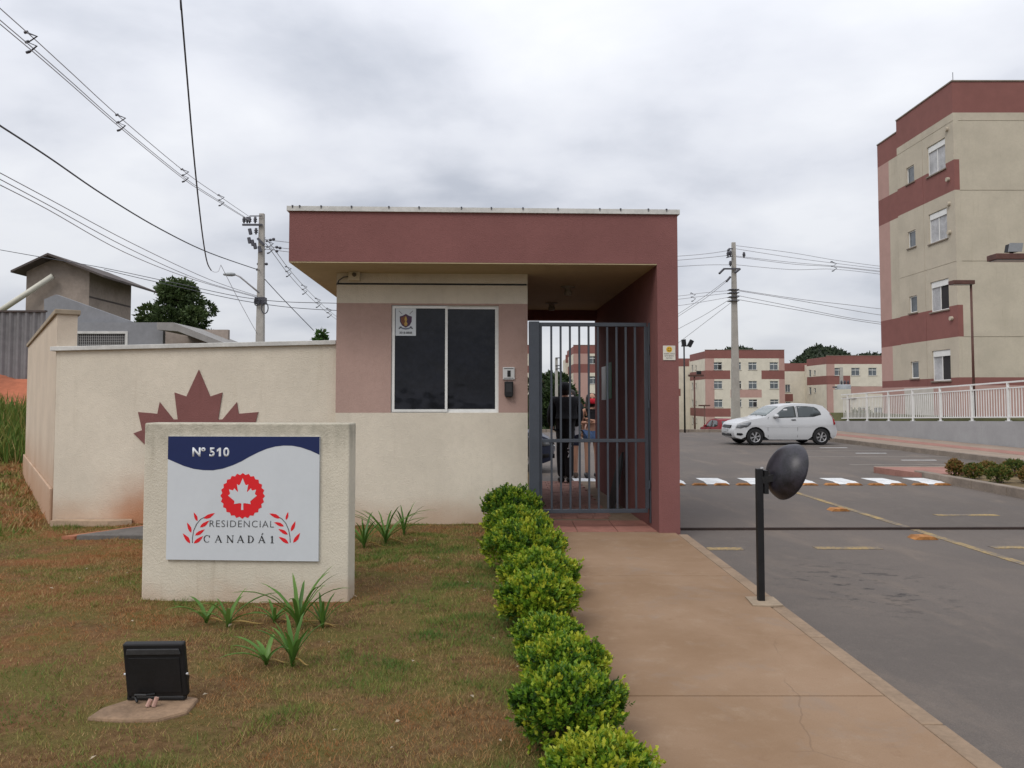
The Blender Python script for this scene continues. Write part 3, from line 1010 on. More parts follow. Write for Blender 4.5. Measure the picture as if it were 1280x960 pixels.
def cap_z(x): return 2.10 + (x - WX0) * .023


b = MB()
b.add([(WX0, 9.33, -.2), (WX1, 9.33, -.2), (WX1, 9.33, cap_z(WX1)), (WX0, 9.33, cap_z(WX0)),
       (WX0, 9.48, -.2), (WX1, 9.48, -.2), (WX1, 9.48, cap_z(WX1)), (WX0, 9.48, cap_z(WX0))],
      [(0, 1, 2, 3), (5, 4, 7, 6), (3, 2, 6, 7), (4, 0, 3, 7), (1, 5, 6, 2)])
b.build('wall_panel', CREAM, bwl)
b = MB()
xa, xb = WX0 - .06, WX1 - .03
b.add([(xa, 9.285, cap_z(xa) + .001), (xb, 9.285, cap_z(xb) + .001), (xb, 9.285, cap_z(xb) + .055), (xa, 9.285, cap_z(xa) + .055),
       (xa, 9.52, cap_z(xa) + .001), (xb, 9.52, cap_z(xb) + .001), (xb, 9.52, cap_z(xb) + .055), (xa, 9.52, cap_z(xa) + .055)],
      [(0, 1, 2, 3), (5, 4, 7, 6), (3, 2, 6, 7), (4, 0, 3, 7), (1, 5, 6, 2), (0, 4, 5, 1)])
b.build('coping', COPING, bwl, bevel=.006)
MAPLE = [(0, 1.0), (.105, .77), (.155, .735), (.235, .775), (.185, .52), (.20, .49), (.345, .63), (.375, .565), (.41, .55), (.56, .585), (.515, .44), (.53, .40), (.60, .365),
         (.33, .165), (.325, .12), (.35, .055), (.10, .09), (.035, .075), (.045, -.16), (-.045, -.16)]
MAPLE_FULL = MAPLE[:-1] + [(-x, y) for x, y in reversed(MAPLE[1:-1])]
# big leaf on the wall (its points are simpler and larger)
big = [(0, 0), (.146, -.33), (.293, -.28), (.247, -.61), (.30, -.61), (.472, -.40), (.497, -.54), (.735, -.52), (.68, -.74), (.785, -.78), (.45, -1.1), (.46, -1.25), (.14, -1.2), (.055, -1.2), (.06, -1.5)]
bigf = big + [(-x, y) for x, y in reversed(big[1:])]
lc = at(248.5, 462, 9.32)
b = MB(); b.prism([(x, y) for x, y in bigf], lambda u, w, d: (lc.x + u, 9.329 - d, lc.z + w), 0, .012)
b.build('leaf_emblem', BRICKRED, bwl)

sw = thing('side_wall', 'taller weathered cream wall angling back at the left end of the boundary wall', 'wall', (-7.5, 12.3, 0))
p0, p1 = Vector((-5.53, 9.34, 0)), Vector((-9.57, 15.2, 0))
dr = (p1 - p0).normalized(); nr = Vector((dr.y, -dr.x, 0))     # towards the inside


def swf(u, d, z): return p0 + dr * u + nr * d + Vector((0, 0, z))


ln = (p1 - p0).length
b = MB(); b.box(0, ln, 0, .22, -.3, 2.56, swf); b.build('wall_panel', SIDE_R, sw)
b = MB(); b.box(-.03, ln, -.03, .25, 2.561, 2.62, swf); b.build('coping', mat('tan_coping', (.33, .27, .2), .9, .2, 2), sw, bevel=.006)
b = MB(); b.box(.02, ln, -.035, -.001, -.3, .42, swf); b.build('plinth', SIDE_R, sw, bevel=.01)
b = MB(); b.prism([(-5.46, 9.18), (-4.75, 9.14), (-4.5, 9.22), (-4.55, 9.32), (-5.46, 9.32)], lambda u, w, d: (u, w, d), -.02, .055)
tag(b.build('concrete_rubble', mat('pale_rubble', (.40, .29, .20), .95, .2, 6, bump=.4)), 'pale broken concrete strip at the foot of the boundary wall corner', 'rubble')
b = MB(); b.prism([(-4.62, 8.25), (-2.95, 8.25), (-2.9, 9.05), (-4.0, 9.1)], lambda u, w, d: (u, w, d), -.02, .05)
tag(b.build('drain_cover', DARK_CONC, bevel=.01), 'dark grey concrete slab lying before the boundary wall', 'slab')
b = MB(); b.prism([(-4.78, 8.25), (-4.64, 8.25), (-4.0, 9.13), (-4.12, 9.16)], lambda u, w, d: (u, w, d), -.02, .035)
tag(b.build('brick_edging', mat('brick_edge', (.34, .14, .08), .95, .25, 6, bump=.4)), 'thin red brick edging along the dark concrete slab', 'edging')

# ================================================================== ENTRANCE SIGN
es = thing('entrance_sign', 'squat cream roughcast sign block with blue and white panel on the lawn', 'sign', (-1.95, 5.85, 0), world=False, rz=R(-3.2))
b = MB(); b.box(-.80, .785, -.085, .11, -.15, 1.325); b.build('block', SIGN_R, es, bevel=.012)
PW, PH = 1.165, .925
pfn = lambda u, w, d: Vector((-.602 + u, -.0855 - d, .30 + w))
b = MB(); b.prism([(0, 0), (PW, 0), (PW, PH), (0, PH)], pfn, 0, .02); panel = b.build('panel', WHITE_S, es)


def photo_uv(zx, zy):      # panel coordinates from a reading of the panel artwork
    return ((zx - 75) / 1077 * PW, (895 - zy) / 862 * PH)


def art(name, polys, m, d0=.0203, d1=.0213):
    b = MB()
    for p in polys: b.prism(p, pfn, d0, d1)
    return b.build(name, m, panel)


wave = [(80, 192), (130, 215), (190, 240), (260, 260), (330, 269), (400, 270), (470, 258), (540, 234), (600, 207), (660, 173), (720, 143), (780, 118), (840, 102), (900, 95), (960, 96), (1020, 107), (1090, 130), (1152, 158)]
top_u = [photo_uv(x, y) for x, y in wave]
poly = [(0, PH), *[(max(0, min(PW, u)), w) for u, w in top_u], (PW, PH)]
poly[1] = (0, poly[1][1]); poly[-2] = (PW, poly[-2][1])
art('blue_wave', [poly], BLUE_S)
LETTER_W = mat('white_letter', (.68, .70, .72), .6, 0)
for txt, zx in (('Nº', 296), ('5', 392), ('0', 493)):
    text_mesh('number', txt, .092, lambda u, w, d: pfn(photo_uv(zx, 172)[0] + u, photo_uv(zx, 172)[1] + w, d), LETTER_W, panel, bold=.0028, d0=.0214, d1=.0217)
art('number', [[photo_uv(*q) for q in ((425, 128), (442, 112), (455, 112), (455, 172), (440, 172), (440, 132), (425, 141))]], LETTER_W, .0214, .0217)
cc = photo_uv(613, 447)
seal = []
for k in range(48):
    r = .171 if k % 2 == 0 else .157
    a = 2 * PI * k / 48
    seal.append((cc[0] + r * math.cos(a), cc[1] + r * math.sin(a)))
art('seal', [seal], RED_S)
lf = [(cc[0] + x * .185, cc[1] - .105 + (y + .16) * .205) for x, y in MAPLE_FULL]
art('seal_leaf', [lf], WHITE_S, .0216, .0226)


def leaf_poly(bx, by, tx, ty, w=.36):
    """pointed leaf from base to tip, artwork pixels"""
    dx, dy = tx - bx, ty - by
    out = []
    for t, o in ((0, 0), (.2, .7), (.45, 1), (.75, .6), (1, 0), (.75, -.45), (.45, -.75), (.2, -.6)):
        out.append(photo_uv(bx + dx * t - dy * o * w * .5, by + dy * t + dx * o * w * .5))
    return out


lv = [(246, 780, 193, 712), (252, 706, 222, 636), (294, 626, 268, 564), (340, 606, 418, 568), (314, 668, 380, 620), (280, 724, 348, 682), (272, 780, 338, 728)]
rv = [(975, 768, 1022, 700), (958, 690, 988, 620), (922, 612, 936, 556), (880, 600, 804, 568), (908, 656, 838, 628), (936, 712, 868, 674), (942, 774, 872, 728)]
for lst in (lv, rv):
    for q in lst:
        art('laurel_leaf', [leaf_poly(*q)], RED_S)


def stroke(pts, w):
    pts = [Vector((*photo_uv(x, y), 0)) for x, y in pts]
    l_, r_ = [], []
    for i, p in enumerate(pts):
        d = (pts[min(i + 1, len(pts) - 1)] - pts[max(0, i - 1)]).normalized()
        n = Vector((-d.y, d.x, 0)) * w / 2
        l_.append((p.x + n.x, p.y + n.y)); r_.append((p.x - n.x, p.y - n.y))
    return l_ + r_[::-1]


art('laurel_stem', [stroke([(262, 778), (262, 740), (270, 690), (290, 645), (318, 612), (350, 595)], .006)], INK_G, .0204, .0211)
art('laurel_stem', [stroke([(954, 768), (952, 730), (942, 680), (922, 636), (895, 606), (865, 588)], .006)], INK_G, .0204, .0211)
text_mesh('name_line', 'RESIDENCIAL', .0735, lambda u, w, d: pfn(photo_uv(608, 664)[0] + u, photo_uv(608, 664)[1] + w, d), INK_G, panel, bold=-.0008, d0=.0216, d1=.0224, spacing=1.17)


# serif capitals for the second line, drawn as thick and thin strokes
def serif(ch, x, y, h):
    P = []
    def line(a, b_, w):
        dx, dy = b_[0] - a[0], b_[1] - a[1]; l_ = math.hypot(dx, dy); nx, ny = -dy / l_ * w / 2, dx / l_ * w / 2
        P.append([(a[0] + nx, a[1] + ny), (b_[0] + nx, b_[1] + ny), (b_[0] - nx, b_[1] - ny), (a[0] - nx, a[1] - ny)])
    T, t = .17, .07
    if ch in 'AÁ':
        line((.0, 0), (.42, 1), t); line((.38, 1), (.82, 0), T); line((.17, .36), (.62, .36), t)
        line((-.08, .02), (.14, .02), t * .8); line((.66, .02), (.96, .02), t * .8)
        if ch == 'Á': line((.40, 1.12), (.58, 1.36), .11)
    elif ch == 'N':
        line((.1, 0), (.1, 1), t); line((.06, 1), (.84, 0), T); line((.84, 0), (.84, 1), t)
        line((-.04, .02), (.24, .02), t * .8); line((-.04, .98), (.16, .98), t * .8); line((.7, .98), (.98, .98), t * .8)
    elif ch == 'D':
        line((.14, 0), (.14, 1), T); line((-.02, .02), (.3, .02), t * .8); line((-.02, .98), (.3, .98), t * .8)
        out = [(.28 + .58 * math.cos(a), .5 + .5 * math.sin(a)) for a in np.linspace(-PI / 2, PI / 2, 11)]
        inn = [(.28 + .41 * math.cos(a), .5 + .44 * math.sin(a)) for a in np.linspace(PI / 2, -PI / 2, 11)]
        P.append(out + inn)
    elif ch == 'C':
        out = [(.46 + .46 * math.cos(a), .5 + .52 * math.sin(a)) for a in np.linspace(R(42), R(318), 19)]
        inn = [(.50 + .36 * math.cos(a), .5 + .45 * math.sin(a)) for a in np.linspace(R(318), R(42), 19)]
        P.append(out + inn); line((.83, .66), (.83, .98), t * 1.2)
    elif ch == '1':
        line((.3, 0), (.3, 1), T); line((.08, .8), (.34, .97), t); line((.08, .02), (.52, .02), t)
    return [[(x + u * h, y + w * h) for u, w in p] for p in P]


polys = []
for ch, zx in (('C', 342), ('A', 426), ('N', 507), ('A', 583), ('D', 655), ('Á', 733), ('1', 812)):
    u, w = photo_uv(zx, 772)
    polys += serif(ch, u, w, .0535)
b = MB()
for i, p in enumerate(polys): b.prism(p, pfn, .0216 + i * .00002, .0224 + i * .00002)
b.build('name_line', INK, panel)

# ================================================================== FLOODLIGHTS ON THE LAWN
b = MB(); b.prism([(-1.96, 3.62), (-1.78, 3.60), (-1.62, 3.61), (-1.52, 3.70), (-1.53, 3.86), (-1.7, 3.92), (-1.86, 3.86), (-1.95, 3.74)], lambda u, w, d: (u, w, d), -.03, .018)
tag(b.build('concrete_pad', FLAG_CONC, bevel=.012), 'brown concrete pad under the large black floodlight', 'slab')
flo = thing('floodlight', 'large black floodlight tilted on a concrete pad in the front lawn', 'floodlight', (-1.745, 3.8, .02))
tilt = R(12)
FLX, FLY = -1.725, 3.80


def ff(x, y, z):
    """housing coordinates (y towards the lens side, z up along the tilted back) -> metres"""
    c, s_ = math.cos(tilt), math.sin(tilt)
    x2 = x - (z - .15) * .045
    zz = z - .15 + x * .012
    return Vector((FLX + x2, FLY + y * c - zz * s_ * .6, .172 + zz * c + y * s_))


b = MB(); b.box(-.150, .150, 0, .035, .012, .285, ff); b.build('housing', BLACKM, flo, bevel=.008)
b = MB(); b.box(-.130, .130, .0355, .04, .03, .265, ff); b.build('lens', LAMPGL, flo)
b = MB(); b.prism([(-.135, .232), (.135, .232), (.128, .262), (-.128, .262)], lambda u, w, d: ff(u, d, w), -.008, -.0005); b.build('back_ridge', mat('pale_black', (.035, .035, .036), .55, .3, 12), flo, bevel=.004)  # ridge across the top of the back, paler black than the housing
b = MB(); b.prism([(-.125, .035), (.125, .035), (.125, .215), (-.125, .215)], lambda u, w, d: ff(u, d, w), -.004, -.0005); b.build('back_plate', BLACKM, flo, bevel=.002)
b = MB()
for sx in (-1, 1):
    b.bar(ff(sx * .142, .037, .10), (FLX + sx * .138, FLY + .03, .022), .010, .025)
b.bar((FLX - .14, FLY + .03, .027), (FLX + .14, FLY + .03, .027), .03, .008)
b.build('bracket', BLACKM, flo)
for sx in (-1, 1):
    b = MB(); b.lathe([(.001, -.006), (.006, -.006), (.006, .006), (.001, .006)], ff(sx * .152, .010, .125), 'X', 10); b.build('bolt', ALU, flo)
b = MB(); b.tube([ff(-.01, -.005, .03), ff(-.04, -.03, .04), ff(-.09, -.035, .045), ff(-.10, -.02, .03), (FLX - .07, FLY - .03, .03)], .006, 6); b.build('cable', BLACKP, flo)
for x, l_ in ((FLX - .005, .03), (FLX + .025, .04)):
    b = MB(); b.tube([(x, FLY - .06, .022), (x + .012, FLY - .055, .022 + l_)], .011, 8); b.build('conduit_stub', mat('pink_conduit', (.42, .26, .21), .7, .15), flo)
b = MB(); b.prism([(-3.05, 7.35), (-2.6, 7.35), (-2.6, 7.6), (-3.05, 7.6)], lambda u, w, d: (u, w, d), -.03, .02)
tag(b.build('concrete_pad', FLAG_CONC), 'small concrete pad beside the far lawn floodlight', 'slab')
fl2 = thing('floodlight', 'small black floodlight half hidden behind the left edge of the sign block', 'floodlight', (-2.78, 7.48, .02))
b = MB(); b.box(-2.92, -2.64, 7.46, 7.50, .06, .20, lambda x, y, z: (x, y + (z - .1) * .3, z)); b.build('housing', BLACKM, fl2, bevel=.006)
b = MB(); b.box(-2.925, -2.635, 7.452, 7.459, .185, .205, lambda x, y, z: (x, y + (z - .1) * .3, z)); b.build('rim', BLACKM, fl2)
b = MB(); b.bar((-2.9, 7.49, .02), (-2.9, 7.5, .12), .012, .03); b.bar((-2.66, 7.49, .02), (-2.66, 7.5, .12), .012, .03); b.bar((-2.9, 7.49, .025), (-2.66, 7.49, .025), .03, .008); b.build('bracket', BLACKM, fl2)

# ================================================================== MIRROR POST
mp_ = thing('traffic_mirror', 'black domed traffic mirror on a slim black post at the kerb', 'traffic mirror', (1.9, 5.73, 0))
b = MB(); b.box(1.878, 1.927, 5.71, 5.755, -.02, .985); b.build('post', BLACKM, mp_, bevel=.004)
b = MB(); b.prism([(1.80, 5.60), (1.90, 5.58), (2.02, 5.60), (2.03, 5.84), (1.82, 5.84)], lambda u, w, d: (u, w, d), -.002, .01); b.build('footing', mat('pale_footing', (.29, .225, .16), .95, .2, 6), mp_)
axis = Vector((-.93, -.20, .34)).normalized()
qm = axis.to_track_quat('Z', 'Y').to_matrix()
cen = Vector((2.128, 5.74, .962))
prof = [(.226, -.012), (.233, -.004), (.229, .012), (.214, .048), (.186, .086), (.148, .112), (.10, .130), (.05, .139), (.001, .141)]
b = MB(); b.lathe(prof, (0, 0, 0), 'Z', 40)
b.v = [tuple(cen + qm @ Vector((v[0] * .94, v[1] * .94, v[2] * .94))) for v in b.v]
b.build('dome', mat('black_glossy_dome', (.017, .015, .021), .42, .9, 9, spec=.5, bump=.08, bscale=18), mp_, smooth=True)
b = MB(); b.lathe([(.001, -.006), (.1, -.007), (.215, -.012), (.222, -.0125)], (0, 0, 0), 'Z', 40)
b.v = [tuple(cen + qm @ (Vector(v) * .94)) for v in b.v]
b.build('mirror_face', CHROME, mp_, smooth=True)
b = MB(); b.bar((1.925, 5.73, .90), (2.03, 5.70, .93), .05, .05); b.bar((1.947, 5.73, .80), (1.947, 5.73, .975), .03, .06); b.build('bracket', BLACKM, mp_)
b = MB(); b.lathe([(.001, 0), (.012, 0), (.012, .012), (.001, .012)], (1.92, 5.72, .985), 'Z', 8); b.build('bolt', ALU, mp_)


# ================================================================== PLANTS
def leaf_quads(P, D, Nn, ln, wd, fold=.25):
    """diamond leaves folded on the midrib: two triangles each; P base (n,3), D direction, Nn facing"""
    S = np.cross(D, Nn); S /= np.linalg.norm(S, axis=1, keepdims=True) + 1e-9
    U = np.cross(S, D)
    ln = ln[:, None]; wd = wd[:, None]
    mid = P + D * ln * .5
    tip = P + D * ln
    l_ = mid + S * wd * .5 + U * wd * fold
    r_ = mid - S * wd * .5 + U * wd * fold
    return np.stack([P, r_, tip, P, tip, l_], 1).reshape(-1, 3)


def unit(n):
    v = rng.normal(size=(n, 3)); return v / np.linalg.norm(v, axis=1, keepdims=True)


def bush_foliage(rx, ry, h, sprigs, per=8, ll=.028, lw=.016, sprig=.07, young=.35):
    """foliage of a clipped shrub: leafy shoots through the outer shell; base at z=0"""
    d = unit(sprigs)
    d[:, 2] = np.abs(d[:, 2]) * np.where(rng.random(sprigs) < .75, 1, -.55)
    d /= np.linalg.norm(d, axis=1, keepdims=True)
    lump = np.array([1 + .20 * mnoise.noise(Vector((a * 2.6 + rx * 9, b_ * 2.6 + ry * 17, c * 2.6 + h * 5))) + .10 * mnoise.noise(Vector((a * 6, b_ * 6 + rx * 31, c * 6))) for a, b_, c in d])
    rad = lump * np.where(rng.random(sprigs) < .62, rng.uniform(.86, 1.03, sprigs), rng.uniform(.5, .9, sprigs))
    C = np.array([0, 0, h * .5])
    base = C + d * rad[:, None] * np.array([rx, ry, h * .5])
    base[:, 2] = np.maximum(base[:, 2], .03)
    sd = d * .75 + np.array([0, 0, .65]) + rng.normal(size=d.shape) * .28
    sd /= np.linalg.norm(sd, axis=1, keepdims=True)
    yng = np.array([mnoise.noise(Vector((a * 3.2 + 7 * rx, b_ * 3.2, c * 3.2 + 3))) for a, b_, c in d]) * .55 + rng.normal(0, .16, sprigs) + young
    slen = sprig * np.where(rng.random(sprigs) < .07, rng.uniform(1.2, 1.8, sprigs), rng.uniform(.6, 1.15, sprigs))
    P, D, Nn, T = [], [], [], []
    for k in range(per):
        t = (k + .5) / per
        pos = base + sd * (t * slen)[:, None]
        rd_ = unit(sprigs)
        side = rd_ - sd * np.sum(rd_ * sd, 1, keepdims=True)
        side /= np.linalg.norm(side, axis=1, keepdims=True) + 1e-9
        dirv = side * (1 - .55 * t) + sd * (.35 + .6 * t)
        dirv /= np.linalg.norm(dirv, axis=1, keepdims=True)
        P.append(pos); D.append(dirv); Nn.append(sd + rng.normal(size=sd.shape) * .2)
        T.append(np.clip(yng + (t - .5) * .35 + rng.normal(0, .08, sprigs), 0, 1))
    P = np.concatenate(P); D = np.concatenate(D); Nn = np.concatenate(Nn); T = np.concatenate(T)
    n = len(P)
    V = leaf_quads(P, D, Nn, ll * rng.uniform(.7, 1.2, n), lw * rng.uniform(.8, 1.2, n))
    return V, np.repeat(T, 2)


def bush(name, label, cat, loc, rx, ry, h, sprigs, m, group=None, **kw):
    t = thing(name, label, cat, loc, group, world=False)
    V, T = bush_foliage(rx, ry, h, sprigs, **kw)
    np_mesh('foliage', V, len(V) // 3, 3, m, T, t)
    b = MB()
    for k in range(6):
        a = 2 * PI * k / 6 + random.random()
        b.tube([(random.uniform(-.03, .03), random.uniform(-.03, .03), -.03), (rx * .25 * math.cos(a), ry * .25 * math.sin(a), h * .3), (rx * .55 * math.cos(a), ry * .55 * math.sin(a), h * .62)], [.014, .010, .005], 5)
    b.build('stems', BARK, t)
    return t


hedge_lab = [
    'clipped green shrub nearest the gate, against the guardhouse wall',
    'low yellow-green shrub, second of the hedge row from the gate',
    'wide yellow-green shrub, third of the hedge row from the gate',
    'rounded shrub, fourth of the hedge row from the gate',
    'rounded green shrub, fifth of the hedge row from the gate',
    'small flat shrub with reddish leaves, sixth of the hedge row from the gate',
    'broad shrub, seventh of the hedge row from the gate',
    'tall dark green shrub with yellow tips, second nearest of the hedge row',
    'bright yellow-green shrub cut by the bottom of the photo, end of the hedge row']
#        x     y     rx   ry   h
hedge = [(.075, 8.80, .34, .30, .47, .42), (.12, 8.02, .34, .30, .34, .52), (.165, 6.72, .37, .34, .40, .60), (.255, 5.85, .27, .27, .32, .55), (.22, 5.12, .245, .25, .31, .58),
         (.25, 4.48, .19, .20, .21, .50), (.305, 3.98, .225, .21, .24, .55), (.28, 3.38, .235, .23, .30, .45), (.345, 2.80, .20, .21, .25, .70)]
for (x, y, rx, ry, h, yg), lab in zip(hedge, hedge_lab):
    near = y < 5
    bush('hedge_shrub', lab, 'shrub', (x, y, 0), rx * .92, ry * .88, h * .96, 1500 if near else 1300, BOX_L, 'clipped shrubs along the path', per=8,
         ll=.023 if near else .032, lw=.0145 if near else .02, sprig=.045 if near else .06, young=yg)
isl_lab = ['round reddish shrub standing at the tip of the planting island', 'low olive shrub second from the tip of the planting island',
           'wide dark shrub close to the island kerb', 'green shrub behind the wide dark one on the island', 'reddish shrub at the right photo edge on the island', 'olive shrub peeping out behind the second island shrub']
for (px, py, Y, w, h, yg), lab in zip(((1194, 598, 14.6, .135, .30, .85), (1217, 601, 14.3, .16, .24, .55), (1249, 604, 13.6, .20, .27, .45), (1268, 597, 14.8, .22, .28, .35), (1287, 606, 13.5, .16, .24, .85), (1235, 597, 15.0, .17, .22, .65)), isl_lab):
    p = at(px, py, Y)
    bush('island_shrub', lab, 'shrub', (p.x, Y, .03), w * .85, w * .85, h, 420, ISL_L, 'shrubs on the planting island', per=7, ll=.035, lw=.02, sprig=.05, young=yg)


def strap_plant(label, loc, leaves, h, spread, group, dry=1, seed=0, lean=0):
    rs = random.Random(seed)
    t = thing('lily_plant', label, 'plant', loc, group, world=False)
    for k in range(leaves + dry):
        isdry = k >= leaves
        a = 2 * PI * (k + rs.uniform(-.3, .3)) / leaves + .3
        L_ = h * rs.uniform(.6, 1.1) * (.8 if isdry else 1)
        sp = spread * rs.uniform(.5, 1.15) * (.75 if isdry else 1)
        w = rs.uniform(.019, .029)
        dirx, diry = math.cos(a) + lean, math.sin(a) * .8
        pts, n = [], 8
        for i in range(n + 1):
            s_ = i / n
            out_ = sp * (s_ ** 1.5)
            z = L_ * (s_ - .30 * s_ ** 3 * (sp / max(.05, h)) * 1.3) if not isdry else L_ * (.55 * s_ - .75 * s_ ** 2.2) + .01
            pts.append(Vector((dirx * out_ + rs.uniform(-.002, .002), diry * out_, max(z, .006 if i else -.01))))
        b = MB(); vs = []; fs = []
        for i, p in enumerate(pts):
            s_ = i / n
            side = Vector((-diry, dirx, 0)).normalized()
            ww = w * (math.sin(PI * min(1, .25 + .75 * s_)) ** .6 if s_ < 1 else .02) * .5
            vs += [p - side * ww + Vector((0, 0, ww * .5)), p + Vector((0, 0, -ww * .1)), p + side * ww + Vector((0, 0, ww * .5))]
        for i in range(n):
            o_ = i * 3
            fs += [(o_, o_ + 1, o_ + 4, o_ + 3), (o_ + 1, o_ + 2, o_ + 5, o_ + 4)]
        b.add(vs, fs)
        o = b.build('leaf', STRAP_L, t, smooth=True, recalc=False)
        at_ = o.data.attributes.new('tone', 'FLOAT', 'POINT')
        tv = 1.0 if isdry else rs.uniform(.1, .75)
        at_.data.foreach_set('value', [min(1, tv + (.12 if not isdry and i // 3 >= n - 1 else 0)) for i in range(len(vs))])
    return t


G_ = 'strap-leaved plants on the lawn'
for px, py, lvs, h, sp, lab, sd, ln_ in (
        (258, 775, 5, .18, .12, 'small strap-leaved plant before the left part of the sign block', 3, -.2),
        (285, 780, 6, .26, .14, 'strap-leaved plant with drooping dry leaf below the sign panel', 5, .2),
        (373, 783, 11, .38, .20, 'tallest strap-leaved plant with fanned blades before the sign block', 8, 0),
        (403, 782, 6, .20, .09, 'short strap-leaved plant by the right corner of the sign block', 12, .1),
        (343, 775, 5, .15, .08, 'tiny strap-leaved plant left of the tallest one', 15, 0),
        (333, 826, 6, .16, .13, 'low bright strap-leaved plant nearest the large floodlight', 17, -.3),
        (366, 828, 9, .26, .10, 'strap-leaved plant with a brown dead leaf, frontmost on the lawn', 21, 0),
        (482, 678, 11, .42, .26, 'spiky strap-leaved plant by the cream wall right of the sign', 25, 0),
        (455, 683, 9, .36, .18, 'strap-leaved plant peeking out behind the sign block', 29, -.1),
        (505, 668, 6, .32, .15, 'thin strap-leaved plant against the cream guardhouse wall', 31, .2)):
    Y = 1.5 * FPX / (py - 500)
    strap_plant(lab, (at(px, py, Y).x, Y, 0), round(lvs * 1.35), h * 1.25, sp * 2.0, G_, dry=2 if h > .2 else 1, seed=sd, lean=ln_)

# grass: short mixed dry and green blades
def grass_field(n, x0, x1, y0, y1, hmin, hmax, wmin, wmax, ok, power=1.0, seedoff=0):
    y = y0 + (y1 - y0) * rng.random(n) ** power
    x = x0 + (x1 - x0) * rng.random(n)
    keep = ok(x, y)
    x, y = x[keep], y[keep]; n = len(x)
    z = lawn_z(x, y) - .004
    g = (np.sin(x * 1.7 + 1.3 * np.sin(y * 1.1)) * np.sin(y * 2.3 + .8 * np.sin(x * 2.9)) + .6 * np.sin(x * 5.3 + y * 2.1) * np.sin(y * 6.7 - x * 1.3)) * .22
    wx_ = x + .35 * np.sin(y * 2.7 + 1.1) + .12 * np.sin(y * 9.1 + x * 4); wy_ = y + .3 * np.sin(x * 2.2 - .7) + .1 * np.sin(x * 8.3)
    g = g + .26 * np.sin(wx_ * 3.1 + .6) * np.sin(wy_ * 3.7 + 2.0) + .20 * np.sin(wx_ * 7.7 + wy_ * 2.9) * np.sin(wy_ * 8.9 - wx_ * 2.3) + .14 * np.sin(wx_ * 19 + 1) * np.sin(wy_ * 23)
    g = g + .11 * np.tanh((x + 1.5) * 1.3)
    green = np.clip(.42 + g + rng.normal(0, .17, n), 0, 1)
    clump = np.clip(np.sin(wx_ * 11.3 + 2.2 * np.sin(wy_ * 5.1)) * np.sin(wy_ * 12.7 + 1.7 * np.sin(wx_ * 4.3)) * 1.4 - .35, 0, 1)
    h = rng.uniform(hmin, hmax, n) * (1 + .5 * (green > .6) + 1.5 * clump * (rng.random(n) < .6))
    green = np.clip(green + .12 * clump, 0, 1)
    w = rng.uniform(wmin, wmax, n) * (1 + .12 * np.maximum(0, y - 4))
    a = rng.uniform(0, 2 * PI, n); lean = rng.uniform(.3, 1.3, n)
    B = np.stack([x, y, z], 1)
    S = np.stack([np.cos(a), np.sin(a), np.zeros(n)], 1) * w[:, None]
    b2 = a + rng.uniform(-1.5, 1.5, n) + PI / 2
    T = B + np.stack([np.cos(b2) * lean * h, np.sin(b2) * lean * h, h], 1)
    return np.stack([B - S, B + S, T], 1).reshape(-1, 3), green


def lawn_ok(x, y):
    side = (x + 5.53) * 5.86 + (y - 9.34) * 4.04       # beyond the angled wall
    inside = (y < 9.26) | ((side < -.3) & (x < -5.5))
    pad = ((x > -1.96) & (x < -1.52) & (y > 3.62) & (y < 3.9)) | ((x > -4.6) & (x < -2.9) & (y > 8.25) & (y < 9.1) & (x - -4.62 > (y - 8.25) * .75)) | ((x > -3.05) & (x < -2.6) & (y > 7.35) & (y < 7.6))
    vis = np.abs(x) < y * .72 + .6
    # thinner, barer ground towards the left foreground
    bare = (np.sin(x * 1.3 + 2 + .5 * np.sin(y * 3)) * np.sin(y * 1.5 + x * .7) + .3 * np.sin(x * 6 + y * 2) * np.sin(y * 7) > .12) & (rng.random(len(x)) < .62) & (x < -.6)
    return inside & ~pad & vis & ~bare


V1, T1 = grass_field(520000, -7.5, .44, 2.2, 9.3, .008, .024, .0013, .0028, lawn_ok, 1.3)
V2, T2 = grass_field(60000, -15.5, -5.4, 8.0, 20, .03, .08, .004, .008, lawn_ok)
V = np.concatenate([V1, V2]); T = np.concatenate([T1, T2])
o = np_mesh('grass', V, len(V) // 3, 3, GRASSM, T)
tag(o, 'short patchy dry and green grass of the front lawn', 'grass', kind='stuff')
# tall grass at the left edge behind the wall
n = 6000
x = rng.uniform(-15.5, -9.75, n); y = rng.uniform(15.6, 18.4, n)
hh = rng.uniform(.25, .65, n)
a = rng.uniform(0, 2 * PI, n); ln2 = rng.uniform(.1, .5, n)
B = np.stack([x, y, lawn_z(x, y) - .02], 1); S = np.stack([np.cos(a), np.sin(a), 0 * a], 1) * .012
M_ = B + np.stack([np.cos(a * 3) * ln2 * hh * .3, np.sin(a * 3) * ln2 * hh * .3, hh * .6], 1)
Tp = B + np.stack([np.cos(a * 3) * ln2 * hh, np.sin(a * 3) * ln2 * hh, hh], 1)
V = np.stack([B - S, B + S, M_ + S * .8, B - S, M_ + S * .8, M_ - S * .8, M_ - S * .8, M_ + S * .8, Tp], 1).reshape(-1, 3)
o = np_mesh('tall_grass', V, len(V) // 3, 3, GRASSM, np.repeat(np.clip(rng.normal(.78, .18, n), 0, 1), 3))
tag(o, 'tall green weeds below the red earth bank', 'grass', kind='stuff')
